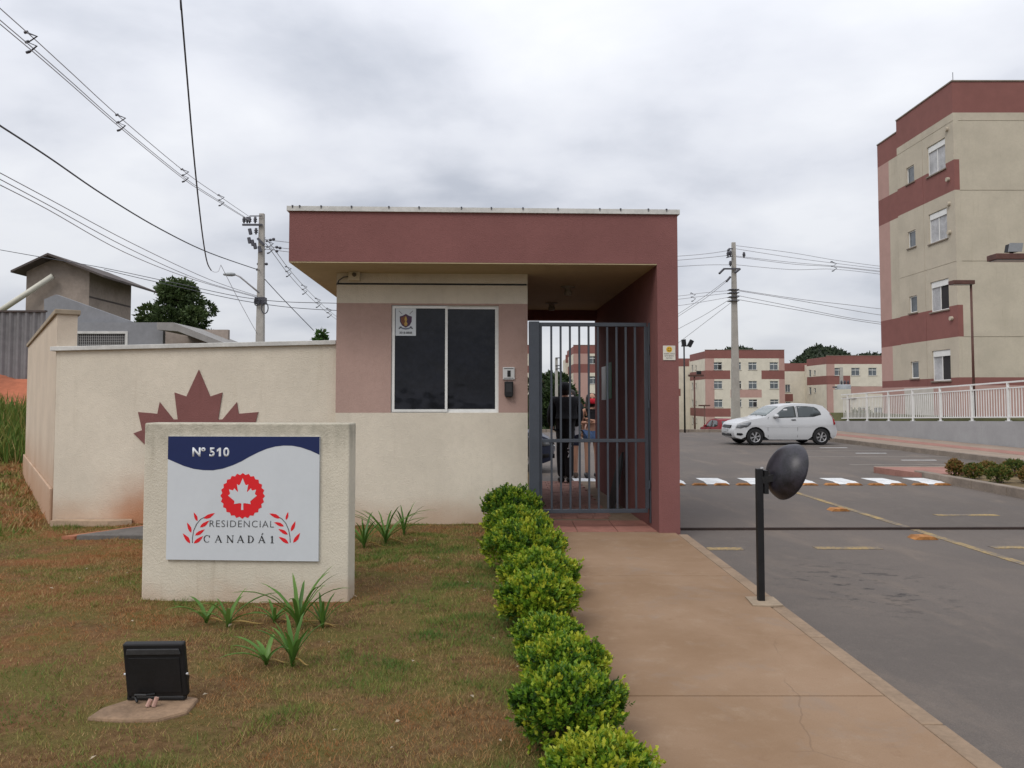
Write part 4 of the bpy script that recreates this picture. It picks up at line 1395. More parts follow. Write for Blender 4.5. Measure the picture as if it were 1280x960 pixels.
# scattered dead leaves and scraps
n = 60
x = rng.uniform(-4, .2, n); y = rng.uniform(2.6, 8.8, n); a = rng.uniform(0, 2 * PI, n)
P = np.stack([x, y, lawn_z(x, y) + .022], 1)
V = leaf_quads(P, np.stack([np.cos(a), np.sin(a), rng.uniform(-.1, .3, n)], 1), np.tile([0, 0, 1.0], (n, 1)) + rng.normal(0, .3, (n, 3)), rng.uniform(.015, .045, n), rng.uniform(.008, .02, n))
o = np_mesh('litter', V, len(V) // 3, 3, mat('litter_scrap', (.34, .28, .20), .8, .35, 5), None)
tag(o, 'pale scraps and dead leaves scattered on the lawn', 'litter', kind='stuff')


# ================================================================== TREES, HILL
def leaf_cloud(n, blobs, ll, lw):
    """leaves spread through several ellipsoidal clumps (cx,cy,cz,rx,ry,rz)"""
    w = np.array([b_[3] * b_[4] * b_[5] for b_ in blobs]) ** (2 / 3); w /= w.sum()
    idx = rng.choice(len(blobs), n, p=w)
    bb = np.array(blobs)[idx]
    d = unit(n); r = rng.uniform(.35, 1.05, n) ** .6
    P = bb[:, :3] + d * r[:, None] * bb[:, 3:6]
    D = unit(n) * .7 + d; D /= np.linalg.norm(D, axis=1, keepdims=True)
    V = leaf_quads(P, D, unit(n), rng.uniform(.7, 1.3, n) * ll, rng.uniform(.7, 1.3, n) * lw)
    tone = np.clip(rng.normal(.5, .2, n) + (rng.random(len(blobs))[idx] - .5) * .5, 0, 1)
    return V, np.repeat(tone, 2)


def tree(name, label, loc, h, r, n, m, ll, lw, shape='cone', group=None, seed=1, blobs_n=46):
    rs = random.Random(seed)
    t = thing(name, label, 'tree', loc, group, world=False)
    blobs = []
    b = MB()
    b.tube([(0, 0, -.4), (.05, 0, h * .35), (0, .05, h * .7), (.02, 0, h * .96)], [h * .028, h * .022, h * .013, .02], 8)
    for k in range(blobs_n):
        f = rs.uniform(.12, .97)
        prof = (1 - f) ** .62 * 1.1 * min(1, .45 + f * 1.6) if shape == 'cone' else math.sin(PI * min(.97, f * .8 + .2)) ** .7
        rr = r * prof * rs.uniform(.35, 1.0)
        a = rs.uniform(0, 2 * PI)
        s_ = r * (rs.uniform(.11, .22) if shape == 'cone' else rs.uniform(.16, .3)) * (.6 + .5 * prof)
        c = (rr * math.cos(a), rr * math.sin(a), h * f)
        blobs.append((*c, s_, s_, s_ * .75))
        b.tube([(0, 0, h * max(.06, f - .12)), (c[0] * .5, c[1] * .5, h * (f - .05)), c], [h * .008, h * .006, .015], 5)
    b.build('trunk', BARK, t)
    V, T = leaf_cloud(n, blobs, ll, lw)
    np_mesh('crown', V, len(V) // 3, 3, m, T, t)
    return t


p = at(222, 430, 40)
tree('conifer_tree', 'dark dense conifer rising behind the grey carport roof', (p.x, 40, 1.6), at(222, 349, 40).z - 1.6, 3.3, 22000, CONIFER_L, .24, .13, 'cone', seed=4, blobs_n=95)
p = at(404, 430, 33)
tree('small_tree', 'small bright green treetop showing over the boundary wall beside the guardhouse', (p.x, 33, 1.5), at(404, 407, 33).z - 1.5, 1.05, 3400, BRIGHT_L, .22, .12, 'round', seed=9, blobs_n=24)
p = at(160, 420, 38)
# trees seen through the gate
for px, py, Y, r, lab, sd in ((682, 461, 85, 3.2, 'dark leafy tree seen through the gate beside the left apartment block', 21), (697, 468, 92, 3.0, 'dark leafy tree right of the pale pole seen through the gate', 22), (690, 480, 80, 2.6, 'lower dark tree between the two taller ones seen through the gate', 23)):
    p = at(px, py, Y)
    tree('leafy_tree', lab, (p.x, Y, -3.1), p.z + 3.1, r, 5000, DARK_L, .55, .3, 'round', 'trees seen through the gate', sd, 34)
for px, Y, hgt, lab, sd in ((1052, 40, 1.1, 'low green shrub beside the tail of the white hatchback', 31),):
    p = at(px, 540, Y)
    bush('roadside_shrub', lab, 'shrub', (p.x, 37.9, -.2), .9, .5, hgt, 260, ISL_L, per=7, ll=.13, lw=.07, sprig=.2, young=.4)

# wooded hill on the horizon
hs = np.linspace(-60, 330, 140); hy = np.linspace(300, 430, 30)


HPTS = [(-60, 6), (30, 8), (62, 15.0), (76, 15), (84, 19.6), (90, 21.0), (97, 20.6), (102, 17), (110, 11), (112, 13.5), (119, 20.0), (124, 21.5), (130, 21), (136, 17.5), (148, 18.5), (158, 17.5), (170, 16.2), (182, 20), (196, 19), (230, 14), (330, 6)]


def hill_z(X, Y):
    prof = np.interp(X * 300 / np.maximum(Y, 1) * 1.0, [p_[0] for p_ in HPTS], [p_[1] for p_ in HPTS])
    prof = 1.5 + (prof - 1.5) * 1.2
    base = -5 + (prof + 5) * np.sin(PI * np.clip((Y - 300) / 130, 0, 1)) ** .6
    return base + .8 * np.sin(X * .5 + Y * .2) * np.sin(Y * .3)


hill = height_sheet('hill', mat('hill_soil', (.03, .04, .022), 1, .3, .05), hs, hy, hill_z)
n = 40000
x = rng.uniform(-50, 320, n); y = rng.uniform(303, 400, n)
P = np.stack([x, y, hill_z(x, y) + rng.uniform(-.5, 1.6, n)], 1)
D = unit(n); D[:, 2] = np.abs(D[:, 2])
V = leaf_quads(P, D, unit(n), rng.uniform(.9, 2.0, n), rng.uniform(.7, 1.5, n))
o = np_mesh('hill_forest', V, len(V) // 3, 3, HILL_L, np.repeat(np.clip(rng.normal(.5, .3, n), 0, 1), 2))
tag(o, 'dark wood covering the far hill', 'forest', kind='stuff')


# ================================================================== APARTMENT BLOCKS
def window(parent, fn, u0, u1, z0, z1, split=2, transom=False, frame=WHITE_M, recess=.06, blind=0.0, glass=GLASS_F, dark=0):
    """a real opening: frame, panes, sill; fn(u,d,z) with d inwards"""
    w = MB(); f = .045
    w.box(u0, u1, recess, recess + .05, z0, z0 + f, fn); w.box(u0, u1, recess, recess + .05, z1 - f, z1, fn)
    w.box(u0, u0 + f, recess, recess + .05, z0 + f, z1 - f, fn); w.box(u1 - f, u1, recess, recess + .05, z0 + f, z1 - f, fn)
    for k in range(1, split):
        uu = u0 + (u1 - u0) * k / split
        w.box(uu - f * .45, uu + f * .45, recess + .002, recess + .048, z0 + f, z1 - f, fn)
    if transom:
        zz = z0 + (z1 - z0) * .72
        w.box(u0 + f, u1 - f, recess + .004, recess + .046, zz - .04, zz + .04, fn)
    o = w.build('window', frame, parent)
    for k in range(split):
        a = u0 + f * .5 + (u1 - u0 - f) * k / split; b_ = u0 + f * .5 + (u1 - u0 - f) * (k + 1) / split
        g = MB(); g.box(a, b_, recess + .02, recess + .028, z0 + f * .5, z1 - f * .5 - blind, fn)
        g.build('pane', DARKROOM if (dark and k == dark - 1) else glass, o)
    if blind:
        g = MB(); g.box(u0 + f, u1 - f, recess - .02, recess + .03, z1 - f - blind, z1 - f, fn); g.build('shutter_box', frame, o)
    s_ = MB(); s_.box(u0 - .06, u1 + .06, -.05, recess, z0 - .05, z0 - .002, fn); s_.build('sill', KERB_D, o)
    return o


# ---- near block at the right
nbk = thing('apartment_block', 'nearest four-storey apartment block behind the white railing', 'apartment block', (22, 31, 1))
NZ0, NZT = .6, 13.62
BX = 17.0; NY0, NYS, NY1 = 28.45, 32.6, 34.55


def npaint(z, strip=False):
    if z > 12.42: return BRICK_FAR
    if 9.45 < z < 10.62 or 3.88 < z < 5.08: return BRICK_FAR
    if 2.05 < z < 2.35: return BRICK_FAR
    if z < 2.35: return PINK
    return PINK if strip else CREAM_N


nn = {BRICK_FAR: 'red_band', CREAM_N: 'wall', PINK: 'pink_panel'}
zb = (2.05, 2.35, 3.88, 5.08, 9.45, 10.62, 12.42, 12.1, 12.12, 6.72, 6.74)
wtops = (11.66, 8.93, 6.19, 3.45)
ops, small = [], []
for zt in wtops:
    ops.append((NY0 + .55, NY0 + 1.8, zt - 1.2, zt)); small.append((31.25, 31.85, zt - 1.05, zt - .35))
fl = lambda u, d, z: (BX + d, u, z)
facade(fl, NY0, NYS, NZ0, NZT, .2, ops + small, lambda u, z: npaint(z), nbk, nn, extra_z=zb, extra_u=(30.6, 30.62),
       inset=lambda u, z: .015 if (12.1 < z < 12.12 or 6.72 < z < 6.74 or (30.6 < u < 30.62 and z < 12.42)) else 0)
fl2_ = lambda u, d, z: (BX + .12 + d, u, z)
facade(fl2_, NYS, NY1, NZ0, NZT - .42, .2, [], lambda u, z: npaint(z + (.25 if z > 12.1 else 0), u > 33.55), nbk, nn, extra_z=(2.05, 2.35, 3.88, 5.08, 9.45, 10.62, 12.17), extra_u=(33.55,))
# gable wall facing the road
frt = lambda u, d, z: (u, NY0 + d, z)
facade(frt, BX + .2, BX + 13, NZ0, NZT, .2, [], lambda u, z: BRICK_FAR if z > 12.42 or 2.05 < z < 2.35 else (PINK if z < 2.35 else CREAM_N), nbk, nn,
       extra_z=(2.05, 2.35, 12.42, 12.1, 12.12, 9.42, 9.445, 6.72, 6.745, 3.86, 3.885), inset=lambda u, z: .02 if (12.1 < z < 12.12 or 9.42 < z < 9.445 or 6.72 < z < 6.745 or 3.86 < z < 3.885) else 0)
b = MB(); b.box(BX, BX + .2, NY0 - .0, NY0 + .0, 0, 0)
b = MB(); b.box(BX - .03, BX + 13, NY0 - .03, NY0 + .2, NZT + .001, NZT + .05); b.box(BX - .03, BX + .2, NY0 + .2, NYS, NZT + .001, NZT + .05); b.box(BX + .09, BX + .3, NYS + .01, NY1, NZT - .418, NZT - .37); b.build('parapet_cap', KERB_D, nbk)
b = MB(); b.box(BX + .2, BX + 13, NYS + .3, NYS + .35, NZ0, 12.5); b.box(BX + .35, BX + 13, NY1, NY1 + .2, NZ0, NZT - .5); b.box(BX + .25, BX + 13, NY0 + .25, NYS, 12.5, 12.6); b.build('inner_wall', CREAM_N, nbk)
for i, o_ in enumerate(ops):
    window(nbk, fl, *o_, split=2, blind=.2, glass=CURTAIN, dark=(0, 0, 1, 1)[i], recess=.05)
for o_ in small:
    window(nbk, fl, *o_, split=1, recess=.05)
for z in (11.9, 9.95, 9.0, 7.9, 4.6):
    b = MB(); b.lathe([(.001, 0), (.08, 0), (.08, .1), (.001, .1)], (BX - .1, NY0 + .36, z), 'X', 10); b.build('vent_cap', CREAM_N, nbk)
b = MB(); b.tube([(BX + .1, NY0 + .1, NZT + .05), (BX + .1, NY0 + .1, NZT + .4)], .012, 5); b.build('lightning_rod', INSUL, nbk)
b = MB(); b.box(BX - .01, BX + .02, 30.2, 32.4, .7, 2.0); b.build('meter_panel', mat('pale_panel', (.5, .47, .42), .7, .1), nbk)


# ---- far blocks
def far_block(label, x0, y0, zb_, zt, front, side_y, windows_z, wlist, bands, strips, floor_strip=None, left_side=True, side_bands=True, side_win=True):
    """front: total width; bands: list (u0,u1,z0,z1,mat); strips: (u0,u1) pink full height; wlist: u centres"""
    t = thing('apartment_block', label, 'apartment block', (x0 + front / 2, y0 + 4, zb_), 'far apartment blocks')
    fn = lambda u, d, z: (x0 + u, y0 + d, z)
    ops_ = [(u - .62, u + .62, z, z + 1.15) for u in wlist for z in windows_z]
    par = zt - 1.25

    def paint(u, z):
        if z > par: return BRICK_FAR
        for a, b_, c, d, m in bands:
            if a < u < b_ and c < z < d: return m
        for a, b_ in strips:
            if a < u < b_: return PINK
        return WHITE_FAR
    names = {BRICK_FAR: 'red_band', WHITE_FAR: 'wall', PINK: 'pink_panel'}
    facade(fn, 0, front, zb_, zt, .25, ops_, paint, t, names, extra_u=[x for bnd in bands for x in bnd[:2]] + [x for s_ in strips for x in s_],
           extra_z=[par] + [x for bnd in bands for x in bnd[2:4]])
    for i, o_ in enumerate(ops_):
        window(t, fn, *o_, split=2, transom=True, recess=.08, dark=(i * 7 % 5 == 0) * 2)
    if side_y:
        if left_side:
            fs_ = lambda u, d, z: (x0 + d, u, z)
        else:
            fs_ = lambda u, d, z: (x0 + front - d, u, z)
        ops2 = [(y0 + side_y * .55, y0 + side_y * .55 + .7, z + .25, z + .95) for z in windows_z] + [(y0 + side_y * .78, y0 + side_y * .78 + .9, z, z + 1.1) for z in windows_z] if side_win else []
        facade(fs_, y0 + .25, y0 + side_y, zb_, zt - .15, .25, ops2,
               lambda u, z: BRICK_FAR if z > par or (side_bands and any(c < z < d and m is BRICK_FAR for a, b_, c, d, m in bands if a < .5)) else WHITE_FAR, t, names,
               extra_z=[par] + [x for bnd in bands for x in bnd[2:4]])
        for o_ in ops2:
            window(t, fs_, *o_, split=1, recess=.08)
    b = MB(); b.box(x0 + .25, x0 + front - .25, y0 + .3, y0 + 11, zb_, zt - 1.0); b.build('core', WHITE_FAR, t)
    b = MB(); b.box(x0 - .04, x0 + front + .04, y0 - .04, y0 + .26, zt + .001, zt + .06); b.build('parapet_cap', KERB_D, t)
    return t


FY = 112.0
fs = FPX / FY


def FX(px): return (px - 632) / fs


def FZ(py): return at(632, py, FY).z


WZ = [FZ(462.5), FZ(486), FZ(509), FZ(532.5)]
x0 = FX(882)


def U(px): return FX(px) - x0


A_b = [(0, U(913), FZ(474), FZ(463), BRICK_FAR), (0, U(913), FZ(521), FZ(510.5), BRICK_FAR), (U(913), U(952), FZ(497), FZ(487), PINK), (U(952), U(981), FZ(474), FZ(463), BRICK_FAR), (U(952), U(981), FZ(521), FZ(510.5), BRICK_FAR)]
far_block('four-storey apartment block behind the large utility pole and white hatchback', x0, FY, -3.3, FZ(437.5), U(981), 9.5, WZ, [U(897.7), U(921.5), U(941), U(967.7)], A_b, [(0, U(893)), (U(974), U(981))])
x0 = FX(1034)
B_b = [(0, U(1063), FZ(480.5), FZ(469.6), BRICK_FAR), (0, U(1063), FZ(527), FZ(516), BRICK_FAR), (U(1104), U(1150), FZ(480.5), FZ(469.6), BRICK_FAR)]
WZB = [FZ(469.5), FZ(492.5), FZ(516), FZ(539)]
far_block('apartment block half hidden by the nearest block, behind the transformer pole', x0, FY, -3.3, FZ(444.5), U(1160), 7.5, WZB, [U(1048.7), U(1069.7), U(1091), U(1113)], B_b, [(0, U(1043.5))])
x0 = FX(717)
C_b = [(0, U(765), FZ(466), FZ(455), BRICK_FAR), (0, U(765), FZ(513), FZ(503), BRICK_FAR)]
far_block('pink-fronted apartment block seen through the gate beside the dark inner wall', x0, FY, -3.3, FZ(431.5), U(800), 12.0, [FZ(456.5) + .2, FZ(480), FZ(503), FZ(527)], [U(741.5), U(760), U(780)], C_b, [(0, U(737))])
# block at the left of the gate opening: its right end shows
x0 = FX(560)
D_b = [(0, U(676), FZ(466), FZ(457), BRICK_FAR), (0, U(676), FZ(513), FZ(503), BRICK_FAR)]
far_block('apartment block whose red-brown corner shows at the left edge of the gate', x0, FY, -3.3, FZ(431.5), U(674.5), 0, [FZ(456.5), FZ(480), FZ(503), FZ(527)], [U(580), U(600), U(620), U(645)], D_b, [(U(666), U(676))])


def link_block(label, pxa, pxb, py, Y):
    p0_, p1_ = at(pxa, py, Y), at(pxb, py, Y)
    t = thing('apartment_wing', label, 'apartment wing', ((p0_.x + p1_.x) / 2, Y, -3.3), 'far apartment wings')
    fn = lambda u, d, z: (u, Y + d, z)
    zt = p0_.z
    w_ = p0_.x + .8
    ops_ = [(w_ - .4, w_ + .4, zt - 4.6 - 2.75 * k, zt - 3.4 - 2.75 * k) for k in range(3)] if p1_.x - p0_.x > 3 else []
    facade(fn, p0_.x, p1_.x, -3.3, zt, .3, ops_, lambda u, z: BRICK_FAR if z > zt - 1.3 or (u < p0_.x + 1.6 and zt - 6.1 < z < zt - 4.9 and ops_) else WHITE_FAR, t, {BRICK_FAR: 'red_band', WHITE_FAR: 'wall'}, extra_z=(zt - 1.3, zt - 6.1, zt - 4.9), extra_u=(p0_.x + 1.6,))
    for o_ in ops_: window(t, fn, *o_, split=2, recess=.08)
    b = MB(); b.box(p0_.x + .1, p1_.x - .1, Y + .35, Y + 7, -3.3, zt - .6); b.build('core', WHITE_FAR, t)


link_block('recessed cream wing joining the two far blocks behind the car', 978, 1012, 454, 121)
link_block('plain cream wing just right of the red-brown pillar, under the twin floodlights', 838, 864, 448, 123)
link_block('lower cream wing left of the pink-fronted block seen through the gate', 707, 719, 443.5, 122)
# low white building behind the railing
p0_, p1_ = at(1068, 483, 62), at(1104, 483, 62)
t = thing('gate_lodge', 'small pale building with barred windows behind the white railing end', 'lodge', (p0_.x, 62, 0))
fn = lambda u, d, z: (u, 62 + d, z)
ops_ = [(p0_.x + .25, p0_.x + .95, -.2, .9), (p0_.x + 1.55, p0_.x + 2.25, -.2, .9)]
facade(fn, p0_.x - .2, p1_.x + 2, -1.8, p0_.z, .2, ops_, lambda u, z: PINK if z > p0_.z - .6 else WHITE_FAR, t, {PINK: 'pink_band', WHITE_FAR: 'wall'}, extra_z=(p0_.z - .6,))
for o_ in ops_: window(t, fn, *o_, split=4, recess=.05)
b = MB(); b.box(p0_.x, p1_.x + 2, 62.25, 66, -1.8, p0_.z - .2); b.build('core', WHITE_FAR, t)

# ================================================================== HOUSES AT THE LEFT
tw = thing('brown_shed', 'tall weathered brown shed with overhanging gable roof beyond the wall', 'shed', (-19, 33, 2))
TY = 32.0
a0 = at(33, 350, TY); a1 = at(112, 339, TY); ap = at(70, 322, TY)
ze = a1.z; zr = ap.z
sxd = 3.6
b = MB(); b.prism([(a0.x, 1.5), (a1.x, 1.5), (a1.x, ze), (ap.x, zr - .05), (a0.x, ze + .1)], lambda u, w, d: (u, TY + d, w), 0, sxd); b.build('wall', BROWN_R, tw)
b = MB()
ovx0, ovx1 = at(15, 341, TY - .5), at(131, 347, TY - .5)
for (xa_, za, xb_, zb2) in ((ap.x, zr, ovx0.x, ovx0.z), (ap.x, zr, ovx1.x, ovx1.z)):
    b.prism([(xa_, za), (xb_, zb2), (xb_, zb2 + .09), (xa_, za + .09)], lambda u, w, d: (u, d, w), TY - .6, TY + sxd + .6)
b.build('roof', ROOFT, tw)
b = MB(); b.box(a1.x - .02, a1.x + .004, TY + .02, TY + sxd - .02, at(112, 372, TY).z, at(112, 370, TY).z + .01); b.build('joint_line', ROOFT, tw)
p0_, p1_ = at(-14, 398, 31.5), at(66, 345, 31.7)
b = MB(); b.tube([p0_, p1_], .115, 10); b.build('drain_pipe', PVC, tw, smooth=True)
HY = 28.0
hs_ = thing('grey_house', 'low grey cement house with sloped parapet and lattice vent beyond the wall', 'house', (-16, 28, 2))
pl = [at(*q, HY) for q in ((55, 470), (55, 374), (70, 368), (165, 402), (165, 470))]
b = MB(); b.prism([(q.x, q.z) for q in pl], lambda u, w, d: (u, HY + d, w), 0, .2); b.build('gable_wall', GREY_R, hs_)
v0, v1 = at(95, 430, HY - .3), at(160, 414, HY - .3)
q0, q1 = at(88, 470, HY - .3), at(204, 403, HY - .3)
facade(lambda u, d, z: (u, HY - .3 + d, z), q0.x, q1.x, q0.z, q1.z, .2, [(v0.x, v1.x, v0.z - .3, v1.z)], lambda u, z: GREY_R, hs_, {GREY_R: 'front_wall'})
b = MB()
f_ = .09
b.box(v0.x, v1.x, HY - .32, HY - .2, v1.z - f_, v1.z); b.box(v0.x, v1.x, HY - .32, HY - .2, v0.z - .3, v0.z - .3 + f_); b.box(v0.x, v0.x + f_ * .5, HY - .32, HY - .2, v0.z - .3 + f_, v1.z - f_); b.box(v1.x - f_, v1.x, HY - .32, HY - .2, v0.z - .3 + f_, v1.z - f_)
vent = b.build('vent_frame', COPING, hs_)
b = MB()
nx_ = 26
for k in range(nx_ + 1):
    x = v0.x + (v1.x - v0.x) * k / nx_; b.box(x - .012, x + .012, HY - .27, HY - .22, v0.z - .3, v1.z)
for k in range(9):
    z = v0.z - .3 + (v1.z - v0.z + .3) * k / 8; b.box(v0.x, v1.x, HY - .265, HY - .225, z - .012, z + .012)
b.build('lattice', mat('lattice_cement', (.25, .245, .24), .9, .1), vent)
b = MB(); b.box(v0.x, v1.x, HY - .15, HY - .12, v0.z - .3, v1.z); b.build('vent_backing', mat('vent_dark', (.09, .085, .085), .9, .1), vent)
b = MB()
cp = [at(*q, HY - 1.0) for q in ((196, 403), (216, 403), (284, 430), (280, 436), (222, 414), (196, 412))]
b.prism([(q.x, q.z) for q in cp], lambda u, w, d: (u, HY - 1.0 + d, w), 0, 3.5); b.build('carport_roof', mat('roof_cement', (.27, .26, .25), .9, .15), hs_)
q0, q1 = at(203, 470, HY + 1.6), at(285, 412, HY + 1.6)
b = MB(); b.box(q0.x, q1.x, HY + 1.6, HY + 1.8, q0.z, q1.z); b.build('carport_wall', BROWN_R, hs_)
# corrugated wall
MY = 22.4
m0, m1 = at(-170, 476, MY), at(56, 390, MY)
b = MB(); n_ = 90
vs = []; fs_ = []
for k in range(n_ + 1):
    x = m0.x + (m1.x - m0.x) * k / n_
    y = MY + (.05 if (k // 2) % 2 else 0)
    vs += [(x, y, m0.z - .5), (x, y, m1.z)]
for k in range(n_): fs_.append((2 * k, 2 * k + 2, 2 * k + 3, 2 * k + 1))
b.add(vs, fs_)
mw = thing('corrugated_fence', 'grey corrugated metal fence above the red earth bank', 'fence', (-15, MY, 2))
o = b.build('metal_sheet', CORR, mw, recalc=False)
so = o.modifiers.new('thickness', 'SOLIDIFY'); so.thickness = .01
b = MB(); b.box(m0.x, m1.x + .03, MY - .03, MY + .08, m1.z + .001, m1.z + .05); b.build('top_rail', ROOFT, mw)

# ================================================================== POLES AND LINES
def pole_body(x, y, z0, z1, w0, w1, parent):
    b = MB()
    vs = []
    for z, w in ((z0, w0), (z1, w1)):
        d = w * .75
        vs += [(x - w / 2, y - d / 2, z), (x + w / 2, y - d / 2, z), (x + w / 2, y + d / 2, z), (x - w / 2, y + d / 2, z)]
    b.add(vs, [(0, 3, 2, 1), (4, 5, 6, 7), (0, 1, 5, 4), (1, 2, 6, 5), (2, 3, 7, 6), (3, 0, 4, 7)])
    o = b.build('pole_shaft', POLE, parent, bevel=.02)
    return o


def insulator(p, parent, s=1.0, axis='Z'):
    b = MB(); b.lathe([(.001, 0), (.03 * s, 0), (.03 * s, .05 * s), (.075 * s, .07 * s), (.04 * s, .11 * s), (.075 * s, .14 * s), (.04 * s, .18 * s), (.05 * s, .22 * s), (.001, .24 * s)], p, axis, 9)
    b.build('insulator', INSUL, parent, smooth=True)


PY = 30.0
pt = at(327.5, 267, PY); PX = pt.x
lp = thing('utility_pole', 'concrete utility pole with street lamp rising behind the boundary wall', 'utility pole', (PX, PY, 1.8), 'utility poles')
pole_body(PX, PY, 1.4, pt.z, .36, .20, lp)
for (ya, xa_, yb_, xb_, w) in ((281, 303, 281, 328, .07), (270, 312, 270, 328, .035), (298, 322, 306, 330, .09)):
    b = MB(); b.bar(at(xa_, ya, PY - .15), at(xb_, yb_, PY - .15), w, w); b.build('crossarm', INSUL, lp)
for px, py in ((305, 279), (309, 279), (312, 279), (319, 279), (320, 293)):
    insulator(at(px, py, PY - .15), lp, 1.1)
for px, py in ((312, 289), (315, 303), (318, 307), (311, 300), (324, 311)):
    b = MB(); b.tube([at(px, py - 3, PY - .2), at(px + 1.5, py + 4, PY - .2)], .07, 7); b.build('fuse_switch', INSUL, lp)
for px, py in ((338, 300), (342, 299), (346, 309), (350, 310), (346, 314), (323, 330), (333, 330), (322, 337)):
    p = at(px, py, PY)
    b = MB(); b.lathe([(.001, -.06), (.045, -.05), (.06, 0), (.045, .05), (.001, .06)], p, 'X', 8); b.build('dead_end_clamp', INSUL, lp, smooth=True)
arm = [at(324, 366, PY - .2), at(312, 356, PY - .6), at(300, 346, PY - .9), at(294, 343, PY - 1.0)]
b = MB(); b.tube(arm, .035, 8); la = b.build('lamp_arm', ALU, lp, smooth=True)
hp = at(287, 343, PY - 1.05)
b = MB(); b.lathe([(.001, -.26), (.07, -.22), (.12, -.05), (.13, .08), (.09, .2), (.001, .24)], hp, 'X', 12)
b.v = [(v[0], v[1], hp.z + (v[2] - hp.z) * .6) for v in b.v]
b.build('lamp_head', mat('lamp_head_grey', (.30, .32, .33), .4, .1), lp, smooth=True)
for px, py, r in ((321, 377, .16), (331, 385, .22)):
    p = at(px, py, PY - .2)
    b = MB(); b.tube([(p.x + r * .6 * math.cos(a), p.y, p.z + r * math.sin(a)) for a in np.linspace(0, 2 * PI, 15)], .022, 6, cap=False); b.build('cable_coil', CABLE, lp)
b = MB(); b.box(PX - .2, PX + .2, PY - .15, PY + .15, at(327, 378, PY).z - .07, at(327, 372, PY).z); b.build('clamp_band', INSUL, lp)

QY = 41.0
qt = at(915.5, 303, QY); QX = at(917, 400, QY).x
rp_ = thing('utility_pole', 'tall concrete utility pole standing behind the bonnet of the white hatchback', 'utility pole', (QX, QY, -.7), 'utility poles')
pole_body(QX + .05, QY, -.9, qt.z, .46, .20, rp_)
for (xa_, ya, xb_, yb_, w) in ((905, 336, 925, 336, .08), (912, 311, 916, 311, .06), (908, 322, 916, 320, .05)):
    b = MB(); b.bar(at(xa_, ya, QY - .2), at(xb_, yb_, QY - .2), w, w); b.build('crossarm', INSUL, rp_)
for xa_, ya, xb_, yb_ in ((905, 336, 899, 342), (925, 336, 919, 341), (913, 346, 908, 352), (912, 311, 910, 313)):
    b = MB(); b.tube([at(xa_, ya, QY - .2), at(xb_, yb_, QY - .3)], .06, 7); b.build('insulator', INSUL, rp_)
for px, py in ((910, 319), (913, 318), (913, 331), (930, 320)):
    insulator(at(px, py + 2, QY - .25), rp_, 1.3)
for py in (362, 366, 371, 376):
    b = MB(); b.box(QX - .26, QX + .26, QY - .25, QY + .25, at(917, py + .8, QY).z, at(917, py, QY).z); b.build('clamp_band', INSUL, rp_)


def span(pa, pb, pts):
    """3-D points of a line whose plan runs from pa to pb, given sightings of it in the photograph"""
    (ax_, ay_), (bx_, by_) = pa, pb
    out = []
    for px, py in pts:
        k = (px - 632) / FPX
        den_ = (bx_ - ax_) - k * (by_ - ay_)
        s_ = (k * ay_ - ax_) / den_ if abs(den_) > 1e-9 else 0
        out.append(at(px, py, max(1.5, ay_ + s_ * (by_ - ay_))))
    return out


def smooth_pts(p, n=6):
    out = []
    for i in range(len(p) - 1):
        p0_ = p[max(0, i - 1)]; p1_ = p[i]; p2_ = p[i + 1]; p3_ = p[min(len(p) - 1, i + 2)]
        for k in range(n):
            t_ = k / n
            out.append(.5 * ((2 * p1_) + (p2_ - p0_) * t_ + (2 * p0_ - 5 * p1_ + 4 * p2_ - p3_) * t_ ** 2 + (3 * p1_ - p0_ - 3 * p2_ + p3_) * t_ ** 3))
    out.append(p[-1])
    return out


def line(label, spans, r, m=CABLE, name='cable', ext0=0.0, ext1=0.0, spacers=(), cat='cable'):
    t = None
    allp = []
    for sp3 in spans:
        p = list(sp3)
        if ext0: p.insert(0, p[0] + (p[0] - p[1]).normalized() * ext0)
        if ext1: p.append(p[-1] + (p[-1] - p[-2]).normalized() * ext1)
        allp.append(smooth_pts(p))
    t = thing(name, label, cat, allp[0][-1])
    for p in allp:
        b = MB(); b.tube(p, r, 5); b.build('wire', m, t, smooth=True)
    for q in spacers:
        b = MB()
        s_ = q[3]
        c = at(q[0], q[1], q[2])
        zz = [(-.10, .16), (.10, .10), (-.08, 0), (.10, -.06), (-.06, -.17)]
        b.tube([(c.x + dx * s_ * .8, c.y, c.z + dz * s_) for dx, dz in zz], .015 * s_, 6)
        for dx, dz in (zz[0], zz[2], zz[4]):
            b.tube([(c.x + dx * s_ - .03 * s_, c.y, c.z + dz * s_), (c.x + dx * s_ + .03 * s_, c.y, c.z + dz * s_ + .02)], .022 * s_, 6)
        b.build('spacer', INSUL, t)
    return t


planA = ((PX, PY), (-7.85, 11.9))


def yA(px):
    k = (px - 632) / FPX
    (ax_, ay_), (bx_, by_) = planA
    s_ = (k * ay_ - ax_) / ((bx_ - ax_) - k * (by_ - ay_))
    return ay_ + s_ * (by_ - ay_)


def offs(pts, d0, d1):
    n_ = len(pts) - 1
    return [(x, y + d0 + (d1 - d0) * i / n_) for i, (x, y) in enumerate(pts)]


